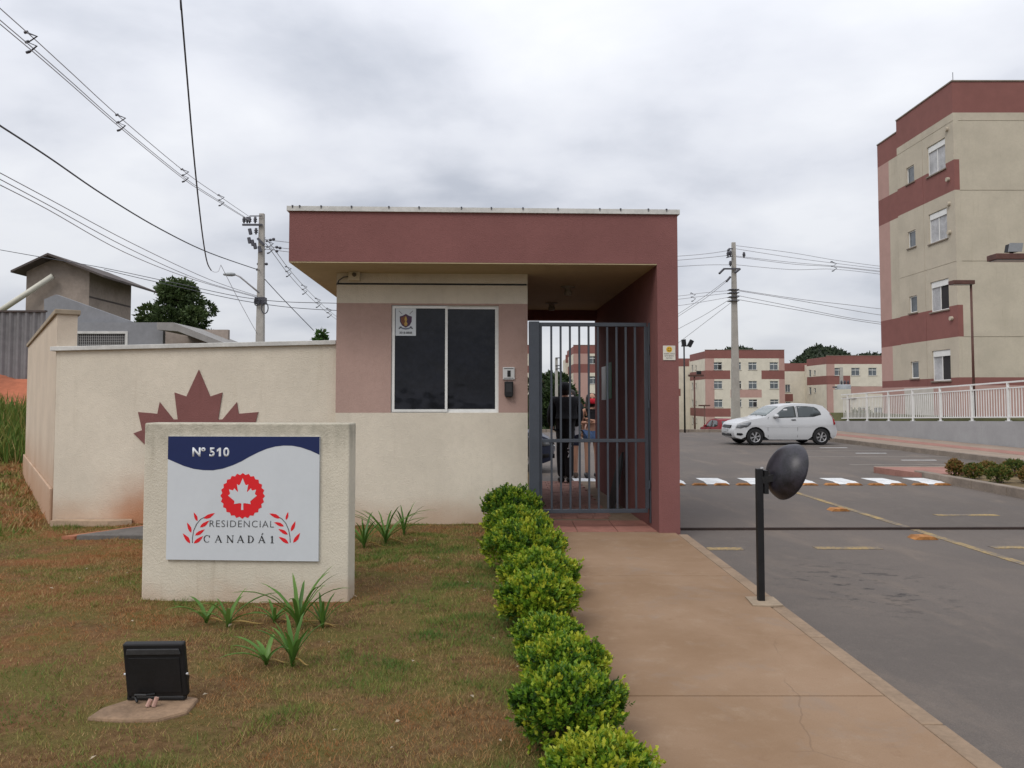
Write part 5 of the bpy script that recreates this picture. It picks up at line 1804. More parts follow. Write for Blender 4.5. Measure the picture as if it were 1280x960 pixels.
base = [(312, 273), (277, 250), (232, 219.5), (152, 153.5), (88, 96), (40, 53), (-6, 13)]
line('upper power line with spacers running from the pole to the top left corner',
     [span(*planA, offs(base, -2, -8)), span(*planA, offs(base, 3, 12)), span(*planA, offs(base, 2, 7))], .009, CABLE_L, 'power_line', ext1=9,
     spacers=[(40, 53, yA(40), 1.05), (152, 153.5, yA(152), 1.05), (232, 219.5, yA(232), 1.05), (277, 250.5, yA(277), 1.05)], cat='power line')
pB = ((PX, PY), (-8.3, 12.5))
line('thick black cable sagging from the left photo edge to the pole', [span(*pB, [(325, 338), (262, 316), (200, 286), (130, 244), (60, 196), (0, 157), (-20, 144)])], .017, CABLE, ext1=8)
pC = ((-9.4, 26.0), (-3.2, 7.5))
line('single cable dropping almost straight down from the top photo edge', [span(*pC, [(264, 338), (259, 328), (254, 300), (248, 250), (241, 180), (233, 85), (226, 0), (225, -20)])], .010, CABLE, ext1=3)
line('loose curled cable end beside the dropping cable', [[at(264, 338, 26), at(268, 340, 26), at(273, 339, 26), at(276, 331, 26)]], .008, CABLE_L)
line('thin pale guy wire running from the curled cable end to the pole foot', [[at(276, 331, 26), at(300, 378, 28), at(322, 418, 29.8)]], .009, CABLE_L, ext1=.0)
pD = ((PX, PY), (-9.6, 14.0))
line('bundle of thin telephone lines from the left photo edge to the pole',
     [span(*pD, [(322, 370), (261, 349), (165, 304), (60, 248), (0, 216), (-20, 205)]), span(*pD, [(322, 372), (241, 349), (155, 315), (60, 262), (0, 231), (-20, 220)]), span(*pD, [(322, 371), (250, 350), (160, 310), (60, 256), (0, 224), (-20, 213)])],
     .010, CABLE_L, 'telephone_lines', ext1=6, cat='telephone line')
line('long low cable passing over the brown shed and behind the pole to the guardhouse',
     [[at(-30, 307, 29.6), at(55, 322, 29.6), at(130, 335, 29.7), at(220, 354, 29.7), at(320, 374, 29.7), at(420, 379, 30.5), at(600, 380, 32)],
      [at(130, 337, 29.8), at(220, 358, 29.8), at(322, 379, 29.8), at(420, 388, 31), at(600, 392, 32)]], .013, CABLE)
line('spaced power line falling from the pole towards the guardhouse roof',
     [[at(332, 300, 30), at(338, 305, 31), at(361, 336, 38), at(381, 359, 44), at(398, 376, 50), at(412, 389, 56), at(440, 410, 66)],
      [at(332, 304, 30), at(338, 312, 31), at(361, 343, 38), at(381, 365, 44), at(398, 381, 50), at(412, 393, 56), at(440, 413, 66)]], .014, CABLE_L, 'power_line',
     spacers=[(338, 309, 31, 1.5), (361, 339.5, 38, 1.5), (381, 362, 44, 1.6), (398, 378.5, 50, 1.8), (412, 391, 56, 2)], cat='power line')
line('dark stay cable falling from the pole to the small treetop', [[at(331, 349, 30), at(355, 375, 31), at(392, 413, 33)]], .016, CABLE)
line('three power lines joining both utility poles behind the guardhouse roof',
     [[at(332, 297, 30), at(362, 303, 30.6), at(640, 330, 36), at(850, 320, 40), at(912, 313, 41)], [at(332, 308, 30), at(362, 311, 30.6), at(640, 340, 36), at(850, 325, 40), at(912, 319, 41)],
      [at(332, 312, 30), at(362, 315, 30.6), at(640, 352, 36), at(850, 333, 40), at(912, 331, 41)]], .014, CABLE_L, 'power_line', cat='power line')
line('upper power line from the tall pole to behind the nearest apartment block',
     [[at(920, 307, 41), at(990, 316, 42), at(1043, 325, 43), at(1110, 334, 44), at(1200, 344, 45)], [at(920, 320, 41), at(990, 328, 42), at(1043, 332.5, 43), at(1110, 340, 44), at(1200, 350, 45)],
      [at(920, 321, 41), at(990, 330, 42), at(1043, 333.5, 43), at(1110, 341, 44), at(1200, 351, 45)], [at(920, 331, 41), at(990, 337, 42), at(1043, 336.5, 43), at(1110, 344, 44), at(1200, 357, 45)],
      [at(920, 311, 41), at(990, 322, 42), at(1043, 329, 43), at(1110, 337, 44), at(1200, 347, 45)]], .014, CABLE_L, 'power_line', spacers=[(1043, 333, 43, 1.6)], cat='power line')
line('lower telephone lines from the tall pole to behind the nearest apartment block',
     [[at(920, 362, 41), at(1000, 374, 42), at(1060, 381, 43), at(1110, 387, 44), at(1200, 395, 45)], [at(920, 363, 41), at(1000, 376, 42), at(1060, 387, 43), at(1110, 395, 44), at(1200, 406, 45)],
      [at(920, 369, 41), at(1000, 385, 42), at(1060, 397, 43), at(1110, 404, 44), at(1200, 416, 45)], [at(920, 374, 41), at(1000, 388, 42), at(1060, 399, 43), at(1110, 406.5, 44), at(1200, 418, 45)]],
     .016, CABLE_L, 'telephone_lines', cat='telephone line')
line('cables falling from the tall pole to the left behind the red-brown pillar',
     [[at(912, 347, 41), at(880, 371, 44), at(850, 391, 47), at(820, 411, 50)], [at(908, 352, 41), at(880, 374, 44), at(850, 394, 47), at(820, 414, 50)], [at(914, 373, 41), at(880, 394, 44), at(850, 410, 47), at(820, 428, 50)], [at(914, 378, 41), at(880, 404, 43), at(850, 427, 45), at(820, 450, 47)]],
     .013, CABLE_L, 'telephone_lines', spacers=[(867, 371.5, 43, 1.4)], cat='telephone line')
line('level telephone lines reaching the tall pole from behind the red-brown pillar', [[at(914, 363, 41), at(880, 366, 41), at(848, 370, 41), at(780, 376, 41)], [at(914, 366, 41), at(880, 370, 41), at(848, 374, 41), at(780, 381, 41)], [at(914, 371, 41), at(880, 377, 41), at(848, 382, 41), at(780, 390, 41)]], .013, CABLE_L, 'telephone_lines', cat='telephone line')


# lamp posts --------------------------------------------------------------
def lamp_post(label, px, Y, z0, ztop, r, heads, m=RUST, name='lamp_post', group='lamp posts'):
    x = (px - 632) / FPX * Y
    t = thing(name, label, 'lamp post', (x, Y, z0), group)
    b = MB(); b.tube([(x, Y, z0), (x, Y, ztop)], [r, r * .8], 10); b.build('pole', m, t, smooth=True)
    for (dx0, dx1, dz, w, hgt) in heads:
        b = MB(); b.box(x + dx0, x + dx1, Y - w, Y + w, ztop + dz - hgt, ztop + dz); b.build('lamp_head', m, t, bevel=.01)
        b = MB(); b.box(x + dx0 + .03, x + dx1 - .03, Y - w + .03, Y + w - .03, ztop + dz - hgt - .012, ztop + dz - hgt - .001); b.build('lens', LAMPGL, t)
    return t


lamp_post('brown lamp post with a single flat head before the nearest apartment block', 1217, 26.4, .8, at(1212, 353, 26.4).z, .045, [(-.70, .05, .06, .16, .14)])
q = at(1290, 322, 15.5)
lp2 = lamp_post('lamp post reaching in from the right photo edge with a floodlight on top', 1305, 15.5, .9, q.z, .06, [(-1.0, .05, .06, .16, .12)])
x = (1305 - 632) / FPX * 15.5
b = MB(); b.box(x - .72, x - .5, 15.4, 15.56, q.z + .11, q.z + .27, lambda a_, b_, c: (a_ + (c - q.z) * .2, b_, c)); b.build('floodlight_body', BLACKM, lp2)
b = MB(); b.box(x - .745, x - .47, 15.38, 15.398, q.z + .10, q.z + .28, lambda a_, b_, c: (a_ + (c - q.z) * .2, b_, c)); b.build('floodlight_lens', LAMPGL, lp2)
b = MB(); b.bar((x - .6, 15.48, q.z + .06), (x - .6, 15.48, q.z + .12), .05); b.build('floodlight_bracket', BLACKM, lp2)
ty = 36.9
lt = at(855.5, 432, ty)
l3 = lamp_post('slim dark post with twin floodlights beside the red-brown pillar', 855.5, ty, -.15, lt.z, .045, [], BLACKM)
for dx, dz, rot in ((-.05, .12, .1), (.27, .1, -.5)):
    b = MB(); b.box(-.16, .16, -.08, .08, -.17, .17)
    c, s_ = math.cos(rot), math.sin(rot)
    b.v = [(lt.x + dx + (v[0] * .6 * c - v[2] * s_), ty - .1 + v[1], lt.z + dz + v[0] * .6 * s_ + v[2] * c) for v in b.v]
    b.build('floodlight_head', BLACKM, l3)
b = MB(); b.bar((lt.x - .15, ty, lt.z - .02), (lt.x + .35, ty, lt.z - .02), .05); b.build('cross_bracket', BLACKM, l3)
z4 = at(870, 470, 42).z
l4 = lamp_post('brown lamp post with a flat double head left of the tall utility pole', 868, 42, -1.2, z4, .055, [(-.32, .5, .08, .14, .1)], RUST)
b = MB(); b.box(-.12, .12, -.06, .06, .09, .28); xx = (868 - 632) / FPX * 42
b.v = [(xx + .25 + v[0], 42 + v[1], z4 + v[2]) for v in b.v]; b.build('floodlight_head', BLACKM, l4)
lamp_post('short brown lamp post with T-shaped head before the far apartment block', 880, 62, -2, at(880, 507, 62).z, .05, [(-.45, .45, .06, .14, .1)], RUST)
lamp_post('short brown lamp post with T-shaped head right of the transformer pole', 1061, 62, -1.5, at(1061, 498, 62).z, .05, [(-.5, .55, .06, .14, .1)], RUST)
# pale pole with transformer
ey = 70
et = at(1051.5, 459, ey)
tp = thing('utility_pole', 'pale pole carrying a grey transformer before the far right block', 'utility pole', (et.x, ey, -2), 'utility poles')
pole_body(et.x, ey, -2.2, et.z, .36, .26, tp)
c = at(1055, 489, ey - .4)
b = MB(); b.lathe([(.001, -.75), (.55, -.7), (.6, -.5), (.6, .5), (.5, .6), (.001, .65)], c, 'Z', 14); b.build('transformer', mat('transformer_grey', (.27, .29, .31), .5, .1), tp, smooth=True)
for dx in (-.3, 0, .3): insulator((c.x + dx, c.y - .2, c.z + .6), tp, 1.6)
b = MB(); b.bar((et.x - .9, ey - .2, at(1051, 484, ey).z), (et.x + .9, ey - .2, at(1051, 484, ey).z), .12); b.build('crossarm', INSUL, tp)
gp = at(695.5, 447, 78)
tp2 = thing('utility_pole', 'white pole with short crossarms seen through the gate bars', 'utility pole', (gp.x, 78, -2.8), 'utility poles')
pole_body(gp.x, 78, -3, gp.z, .36, .26, tp2)
for py, w in ((447.5, .45), (457, .3), (461, .32)):
    z = at(695, py, 78).z; b = MB(); b.bar((gp.x - .1, 77.8, z), (gp.x + w, 77.8, z), .09); b.build('crossarm', INSUL, tp2)


# ================================================================== CARS
def wheel(parent, x, y, r, w, side):
    """side: -1 outer face towards -y"""
    o = bpy.data.objects.new('wheel', None); col.objects.link(o); o.parent = parent; o.location = (x, y, r)
    b = MB(); b.lathe([(r * .62, -w / 2), (r * .92, -w / 2), (r, -w * .36), (r, w * .36), (r * .92, w / 2), (r * .62, w / 2)], (0, 0, 0), 'Y', 28); b.build('tyre', TYRE, o, smooth=True)
    b = MB()
    fo = side * w * .38
    b.lathe([(r * .63, side * w / 2 * .98), (r * .58, side * w * .44), (r * .56, side * w * .2)], (0, 0, 0), 'Y', 24)
    for k in range(6):
        a = 2 * PI * k / 6 + .2
        ca, sa = math.cos(a), math.sin(a)
        for off in (-.07, .07):
            p_ = Vector((ca * r * .12, fo, sa * r * .12)); q_ = Vector((math.cos(a + off * 1.6) * r * .6, fo, math.sin(a + off * 1.6) * r * .6))
            b.bar(p_, q_, .028, .022)
    b.lathe([(r * .17, -.012 + fo), (r * .17, .012 + fo), (.001, .012 + fo)] if side > 0 else [(r * .17, .012 + fo), (r * .17, -.012 + fo), (.001, -.012 + fo)], (0, 0, 0), 'Y', 14)
    b.build('rim', ALLOY, o)
    b = MB(); b.lathe([(r * .57, side * w * .18), (.001, side * w * .16)], (0, 0, 0), 'Y', 20); b.build('brake_disc', BLACKP, o)
    return o


def make_car(label, cat, group, paint):
    """two-door hatchback, nose at -x, 3.83 m long; side facing -y shows when seen from the front of the scene"""
    t = thing('parked_car', label, cat, (0, 0, 0), group, world=False)
    Lh, HW = 3.83, .815
    wr = .292; wx = (.70, 3.075); ar = .345

    def hw(x, z):
        w = HW
        w -= .20 * max(0, (.5 - x) / .5) ** 2
        w -= .11 * max(0, (x - 3.25) / .44) ** 2
        if z > .86: w -= .165 * ((z - .86) / .58) ** 1.2
        if z < .42: w -= .05 * ((.42 - z) / .25) ** 1.5
        w += .012 * math.exp(-((z - .70) / .05) ** 2)
        return w
    # outline of the side, clockwise from the front sill
    def arch(cx_, n=13):
        return [(cx_ - ar * math.cos(a), .30 + ar * math.sin(a)) for a in np.linspace(R(-18), R(198), n)]
    top = [(.02, .36), (0.0, .46), (.015, .55), (.045, .62), (.07, .69), (.12, .76), (.30, .83), (.60, .90), (.92, .955), (1.06, .985), (1.24, 1.11), (1.42, 1.235), (1.62, 1.345), (1.78, 1.395),
           (2.05, 1.43), (2.4, 1.44), (2.75, 1.43), (3.05, 1.41), (3.18, 1.375), (3.31, 1.25), (3.43, 1.11), (3.51, .99), (3.57, .88), (3.60, .80), (3.62, .68), (3.665, .60), (3.69, .50), (3.67, .38), (3.63, .30)]
    bot = [(3.5, .22)] + [p for p in reversed(arch(wx[1])) if p[1] > .2] + [(2.6, .2), (1.9, .195), (1.2, .2)] + [p for p in reversed(arch(wx[0])) if p[1] > .2] + [(.22, .22), (.06, .27)]
    outline = top + bot
    bm = bmesh.new()
    vs = [bm.verts.new((x, 0, z)) for x, z in outline]
    bm.faces.new(vs)
    for x in np.arange(.15, 3.8, .16):
        g = bm.faces[:] + bm.edges[:] + bm.verts[:]
        bmesh.ops.bisect_plane(bm, geom=g, plane_co=(x, 0, 0), plane_no=(1, 0, 0))
    for z in (.3, .42, .55, .66, .70, .74, .86, .95, 1.05, 1.15, 1.25, 1.34):
        g = bm.faces[:] + bm.edges[:] + bm.verts[:]
        bmesh.ops.bisect_plane(bm, geom=g, plane_co=(0, 0, z), plane_no=(0, 0, 1))
    bmesh.ops.triangulate(bm, faces=bm.faces)
    # boundary loop in order
    be = [e_ for e_ in bm.edges if len(e_.link_faces) == 1]
    loop = []
    v = be[0].verts[0]; prev = None
    adj = {}
    for e_ in be:
        for a_ in e_.verts: adj.setdefault(a_, []).append(e_.other_vert(a_))
    while True:
        loop.append(v)
        nxt = [u for u in adj[v] if u is not prev]
        prev, v = v, nxt[0]
        if v is loop[0]: break
    flat = [(v_.co.x, v_.co.z) for v_ in loop]
    left = {}
    for v_ in list(bm.verts):
        left[v_] = bm.verts.new((v_.co.x, hw(v_.co.x, v_.co.z), v_.co.z))
    for f_2 in [f for f in bm.faces]:
        bm.faces.new([left[v_] for v_ in reversed(f_2.verts)])
    rights = list(left.keys())
    loopL = [left[v_] for v_ in loop]
    for v_ in rights: v_.co.y = -hw(v_.co.x, v_.co.z)
    # bridge across with a crowned strip
    NS = 8
    rings = []
    for a_, b_ in zip(loop, loopL):
        row = [a_]
        for k in range(1, NS):
            s_ = k / NS
            y = a_.co.y + (b_.co.y - a_.co.y) * s_
            crown = (1 - (2 * s_ - 1) ** 2)
            x_, z_ = a_.co.x, a_.co.z
            dz = .028 * crown if z_ > .8 else 0
            dx = (-.07 * crown if x_ < .5 and z_ < .9 else .05 * crown * min(1, max(0, (x_ - 2.95) / .4)))
            row.append(bm.verts.new((x_ + dx, y, z_ + dz)))
        row.append(b_)
        rings.append(row)
    for i in range(len(rings)):
        r0, r1 = rings[i], rings[(i + 1) % len(rings)]
        for k in range(NS):
            try: bm.faces.new((r0[k], r1[k], r1[k + 1], r0[k + 1]))
            except ValueError: pass
    bmesh.ops.recalc_face_normals(bm, faces=bm.faces)
    me = bpy.data.meshes.new('body'); bm.to_mesh(me); bm.free()
    body = link('body', me, paint, t, smooth=True)
    try:
        me.set_sharp_from_angle(angle=R(32))
    except Exception:
        pass
    # dark floor inside the arches
    for sgn in (-1, 1):
        pass

    def side_panel(name, poly, m, sgn, off=.006, parent=t, th=.004):
        bm2 = bmesh.new()
        f = bm2.faces.new([bm2.verts.new((x_, 0, z_)) for x_, z_ in poly])
        for x_ in np.arange(.2, 3.8, .2):
            bmesh.ops.bisect_plane(bm2, geom=bm2.faces[:] + bm2.edges[:] + bm2.verts[:], plane_co=(x_, 0, 0), plane_no=(1, 0, 0))
        for z_ in (.42, .7, .86, 1.0, 1.15, 1.3):
            bmesh.ops.bisect_plane(bm2, geom=bm2.faces[:] + bm2.edges[:] + bm2.verts[:], plane_co=(0, 0, z_), plane_no=(0, 0, 1))
        bmesh.ops.triangulate(bm2, faces=bm2.faces)
        for v_ in bm2.verts: v_.co.y = sgn * (hw(v_.co.x, v_.co.z) + off)
        bmesh.ops.recalc_face_normals(bm2, faces=bm2.faces)
        me2 = bpy.data.meshes.new(name); bm2.to_mesh(me2); bm2.free()
        o_ = link(name, me2, m, parent, True)
        s2 = o_.modifiers.new('thickness', 'SOLIDIFY'); s2.thickness = th * 2; s2.offset = 0
        return o_
    def ring(poly, w):
        cxp = sum(p[0] for p in poly) / len(poly); czp = sum(p[1] for p in poly) / len(poly)
        return [(cxp + (x_ - cxp) * (1 + w), czp + (z_ - czp) * (1 + w * 1.6)) for x_, z_ in poly]
    w1 = [(1.36, .955), (1.40, 1.02), (1.62, 1.19), (1.80, 1.31), (1.95, 1.345), (2.14, 1.358), (2.16, 1.30), (2.17, .985), (2.0, .975)]
    w2 = [(2.26, .985), (2.25, 1.36), (2.6, 1.355), (2.86, 1.33), (2.97, 1.27), (3.06, 1.15), (3.08, 1.07), (2.8, 1.0)]
    for sgn in (-1, 1):
        for wpoly in (w1, w2):
            side_panel('window_seal', ring(wpoly, .025), BLACKP, sgn, .004)
            side_panel('side_window', wpoly, GLASS_C, sgn, .009)
        # door gaps
        for pts_ in ([(1.16, .28), (1.145, .6), (1.16, .95), (1.20, .99)], [(2.205, .28), (2.215, .6), (2.215, .99), (2.205, 1.35)]):
            b = MB(); b.tube([(x_, sgn * (hw(x_, z_) + .001), z_) for x_, z_ in pts_], .008, 5); b.build('door_gap', INK_G, t)
        b = MB(); b.tube([(x_, sgn * (hw(x_, .66) - .002), .655) for x_ in np.linspace(1.05, 2.7, 9)], .010, 5); b.build('side_moulding', paint, t)
        b = MB(); b.box(1.99, 2.15, -.012, .012, .872, .902); b.v = [(v_[0], sgn * (hw(2.05, .88) + .012) + v_[1], v_[2]) for v_ in b.v]; b.build('door_handle', BLACKP, t, bevel=.004)
        # mirror
        b = MB(); b.lathe([(.001, -.10), (.06, -.09), (.085, -.03), (.085, .05), (.07, .08), (.001, .085)], (0, 0, 0), 'X', 12)
        b.v = [(1.42 + v_[0] * .75, sgn * (hw(1.42, 1.0) + .10) + v_[1] * 1.2, 1.02 + v_[2] * .75) for v_ in b.v]; b.build('wing_mirror', paint, t, smooth=True)
        b = MB(); b.bar((1.42, sgn * (hw(1.42, .97) - .01), .965), (1.42, sgn * (hw(1.42, 1.0) + .07), .985), .09, .04); b.build('mirror_mount', BLACKP, t)
        # lamps
        side_panel('headlight', [(.06, .61), (.10, .70), (.28, .775), (.55, .815), (.52, .735), (.40, .645), (.2, .595)], mat('headlight_glass', (.16, .17, .18), .15, .2, 12, spec=.6), sgn, .008, th=.006)
        side_panel('fog_lamp', [(.075, .36), (.09, .43), (.24, .425), (.27, .38), (.2, .34)], BLACKP, sgn, .006)
        side_panel('tail_light', [(3.50, .965), (3.40, 1.11), (3.425, 1.09), (3.555, .88), (3.605, .735), (3.53, .70)], RED_L, sgn, .010, th=.008)
        side_panel('wheel_arch', [(wx[0] + (ar + .0) * math.cos(a), .30 + ar * math.sin(a)) for a in np.linspace(R(-10), R(190), 14)], BLACKP, sgn, -.06)
        side_panel('wheel_arch', [(wx[1] + (ar + .0) * math.cos(a), .30 + ar * math.sin(a)) for a in np.linspace(R(-10), R(190), 14)], BLACKP, sgn, -.06)
        for x_ in wx: wheel(t, x_, sgn * (HW - .105), wr, .18, sgn)
        b = MB(); b.lathe([(.001, 0), (.055, 0), (.055, .012), (.001, .012)] if True else [], (0, 0, 0), 'X', 12)
        b.v = [(.06 - v_[0] * 1.0, sgn * .50 + v_[1], .42 + v_[2] * .8) for v_ in b.v]; b.build('fog_lamp', BLACKP, t)
        # windscreen side: A pillar handled by body colour
    # windscreen and rear window follow the crowned strip
    def strip(name, prof, m, inset_, off, dark_off=0):
        b = MB(); n2 = 10
        vs2, fs2 = [], []
        for (x_, z_) in prof:
            w = hw(x_, z_) - inset_
            for k in range(n2 + 1):
                s_ = k / n2
                crown = 1 - ((2 * s_ - 1) * (w / hw(x_, z_))) ** 2
                vs2.append((x_ + .05 * crown * min(1, max(0, (x_ - 2.95) / .4)) - (off * .6 if x_ < 2 else -off * .7), -w + 2 * w * s_, z_ + .028 * crown + off * .7))
        for i in range(len(prof) - 1):
            for k in range(n2):
                a_ = i * (n2 + 1) + k
                fs2.append((a_, a_ + 1, a_ + n2 + 2, a_ + n2 + 1))
        b.add(vs2, fs2)
        o_ = b.build(name, m, t, smooth=True)
        s2 = o_.modifiers.new('thickness', 'SOLIDIFY'); s2.thickness = .006; s2.offset = 0
        return o_
    strip('windscreen', [(1.10, 1.013), (1.24, 1.11), (1.42, 1.235), (1.60, 1.335)], mat('windscreen_glass', (.16, .19, .19), .08, .0, spec=.7), .065, .010)
    strip('rear_window', [(3.25, 1.31), (3.36, 1.195), (3.475, 1.045)], GLASS_C, .11, .012)
    b = MB(); b.tube([(1.07, -.55, 1.03), (1.12, -.2, 1.045), (1.2, .25, 1.10)], .008, 5); b.tube([(1.07, .0, 1.035), (1.12, .3, 1.05), (1.2, .55, 1.09)], .008, 5); b.build('wipers', BLACKP, t)
    # front details: grille, bumper slot, plate
    b = MB(); b.box(-.028, .03, -.36, .36, .60, .70, lambda x_, y_, z_: (x_ + .03 - .05 * (1 - (y_ / .6) ** 2) + (z_ - .66) * .5, y_, z_)); b.build('grille', BLACKP, t)
    b = MB(); b.box(-.05, .05, -.42, .42, .31, .40, lambda x_, y_, z_: (x_ + .035 - .06 * (1 - (y_ / .7) ** 2), y_, z_)); b.build('air_intake', BLACKP, t)
    b = MB(); b.box(-.02, .0, -.2, .2, .455, .565, lambda x_, y_, z_: (x_ - .06, y_, z_)); b.build('number_plate', mat('plate_grey', (.42, .43, .44), .5, .05), t)
    b = MB(); b.box(3.70, 3.715, -.2, .2, .62, .73); b.build('number_plate', mat('plate_grey', (.42, .43, .44), .5, .05), t)
    b = MB(); b.box(.4, 3.4, -.765, .765, .17, .235); b.build('underbody', BLACKP, t)
    return t


car = make_car('white two-door hatchback parked side-on in the lot', 'car', None, CARWHITE)
cp_ = at(905, 553, 26.6)
car.location = (cp_.x + .33, 27.3, ROAD_Z)
car.rotation_euler = (0, 0, R(4))
# papers behind the side glass of the white car
b = MB(); b.box(1.74, 1.88, -.735, -.733, 1.10, 1.27); b.box(1.72, 1.98, -.745, -.743, 1.03, 1.09)
b.build('window_notice', WHITE_C, car)


def car_copy(label, paint, loc, rz, group=None):
    c = copy_tree(car)
    c['label'] = label
    if group: c['group'] = group
    for ch in c.children:
        if ch.type == 'MESH' and ch.data.materials and ch.data.materials[0] == CARWHITE:
            ch.data = ch.data.copy(); ch.data.materials[0] = paint
        if ch.name.startswith('window_notice'):
            col.objects.unlink(ch); bpy.data.objects.remove(ch)
    c.location = loc; c.rotation_euler = (0, 0, rz)
    return c


p = at(889, 541, 45)
car_copy('red car showing its rear window behind the far kerb', CARRED, (p.x + .55, 47.2, -1.05), R(-84), 'cars beyond the far kerb')
p = at(858, 541, 45)
car_copy('grey car half hidden by the twin floodlight post', CARGREY, (p.x - .6, 47.5, -1.2), R(165), 'cars beyond the far kerb')
car_copy('dark blue car parked behind the gate, mostly hidden by the guardhouse', CARDARK, (1.02, 17.1, ROAD_Z), PI)


# ================================================================== PEOPLE
def skin(name, nodes, edges, root, m, parent, sub=2):
    me = bpy.data.meshes.new(name + '_cage')
    me.from_pydata([n_[:3] for n_ in nodes], edges, [])
    o_ = bpy.data.objects.new(name + '_cage', me); col.objects.link(o_)
    md = o_.modifiers.new('skin', 'SKIN'); md.use_smooth_shade = True
    for i, n_ in enumerate(nodes):
        sv = me.skin_vertices[0].data[i]
        r_ = n_[3]
        sv.radius = r_ if isinstance(r_, tuple) else (r_, r_)
        sv.use_root = (i == root)
    sb = o_.modifiers.new('sub', 'SUBSURF'); sb.levels = sub; sb.render_levels = sub
    dg = bpy.context.evaluated_depsgraph_get()
    out_ = bpy.data.meshes.new_from_object(o_.evaluated_get(dg)); out_.name = name
    bpy.data.objects.remove(o_); bpy.data.meshes.remove(me)
    out_.materials.clear()
    return link(name, out_, m, parent, True)


def head_mesh(c, r, tilt_=0.0, face=-1):
    """head with brow, nose, mouth, chin and ears; face looks along face*y"""
    bm = bmesh.new()
    bmesh.ops.create_uvsphere(bm, u_segments=22, v_segments=18, radius=1)
    for v_ in bm.verts:
        x_, y_, z_ = v_.co
        f = max(0, -y_)
        jaw = 1 - .28 * max(0, -z_) ** 1.5
        X, Y_, Z = x_ * .70 * jaw, y_ * .86 * (1 - .1 * max(0, -z_)), z_ * 1.05
        if f > .6:
            nose = math.exp(-((x_ / .13) ** 2 + ((z_ + .08) / .2) ** 2)); Y_ -= .22 * nose
            for sx in (-1, 1):
                Y_ += .07 * math.exp(-(((x_ - sx * .32) / .14) ** 2 + ((z_ - .1) / .1) ** 2))
            Y_ -= .05 * math.exp(-((x_ / .25) ** 2 + ((z_ + .42) / .08) ** 2))
            Y_ += .04 * math.exp(-((x_ / .25) ** 2 + ((z_ + .5) / .05) ** 2))
            Y_ -= .07 * math.exp(-((x_ / .25) ** 2 + ((z_ + .75) / .15) ** 2))
        for sx in (-1, 1):
            X += sx * .12 * math.exp(-(((x_ - sx * .98) / .2) ** 2 + ((z_ - .0) / .22) ** 2 + ((y_ - .05) / .18) ** 2))
        v_.co = Vector((X, Y_ * -face, Z)) * r + Vector(c)
    me = bpy.data.meshes.new('h'); bm.to_mesh(me); bm.free()
    return me


def hand_cage(p, d, side, s=1.0):
    """palm and five fingers as small tapered tubes; d = pointing direction, side = towards the thumb"""
    p, d, side = Vector(p), Vector(d).normalized(), Vector(side).normalized()
    nrm = d.cross(side).normalized()
    b = MB()
    b.tube([p, p + d * .04 * s, p + d * .085 * s], [.026 * s, .036 * s, .034 * s], 8)
    for k, (o_, l_) in enumerate(((.026, .07), (.009, .08), (-.009, .075), (-.026, .058))):
        a = p + d * .08 * s + side * o_ * s
        b.tube([a, a + d * l_ * .5 * s + nrm * .01, a + d * l_ * .85 * s + nrm * .028], [.0095 * s, .009 * s, .006 * s], 6)
    a = p + d * .025 * s + side * .03 * s
    b.tube([a, a + d * .03 * s + side * .028 * s, a + d * .06 * s + side * .032 * s + nrm * .012], [.012 * s, .0105 * s, .007 * s], 6)
    return b


def join_into(o_, meshes):
    bm = bmesh.new(); bm.from_mesh(o_.data)
    for m_ in meshes: bm.from_mesh(m_)
    bm.to_mesh(o_.data); bm.free()
    o_.data.polygons.foreach_set('use_smooth', [True] * len(o_.data.polygons))


def mb_mesh(b):
    me = bpy.data.meshes.new('tmp'); me.from_pydata(b.v, [], b.f); return me


def build_person(label, loc, rz, J, rad, skin_m, h):
    """J joints (facing -y); returns thing and body object"""
    t = thing('person', label, 'person', loc, world=False, rz=rz)
    names = list(J.keys())
    nodes = [(*J[k], rad[k.split('.')[0]]) for k in names]
    ix = {k: i for i, k in enumerate(names)}
    E = [('pelvis', 'waist'), ('waist', 'chest'), ('chest', 'neck'), ('neck', 'skull')]
    for s_ in ('.l', '.r'):
        E += [('chest', 'shoulder' + s_), ('shoulder' + s_, 'elbow' + s_), ('elbow' + s_, 'wrist' + s_), ('pelvis', 'hip' + s_), ('hip' + s_, 'knee' + s_), ('knee' + s_, 'ankle' + s_), ('ankle' + s_, 'toe' + s_)]
    body = skin('body', nodes, [(ix[a], ix[b_]) for a, b_ in E], ix['pelvis'], skin_m, t)
    hc = Vector(J['skull']) + Vector((0, -.02, .085))
    ms = [head_mesh(hc, .108)]
    for s_, sg in (('.l', -1), ('.r', 1)):
        w = Vector(J['wrist' + s_]); e_ = Vector(J['elbow' + s_])
        ms.append(mb_mesh(hand_cage(w, w - e_, Vector((0, -1, .2)))))
    join_into(body, ms)
    return t, body, hc


RADS = dict(hem=.13, pelvis=.125, waist=.115, chest=.135, neck=.055, skull=.055, shoulder=.06, elbow=.042, wrist=.028, hip=.09, knee=.058, ankle=.04, toe=.035)


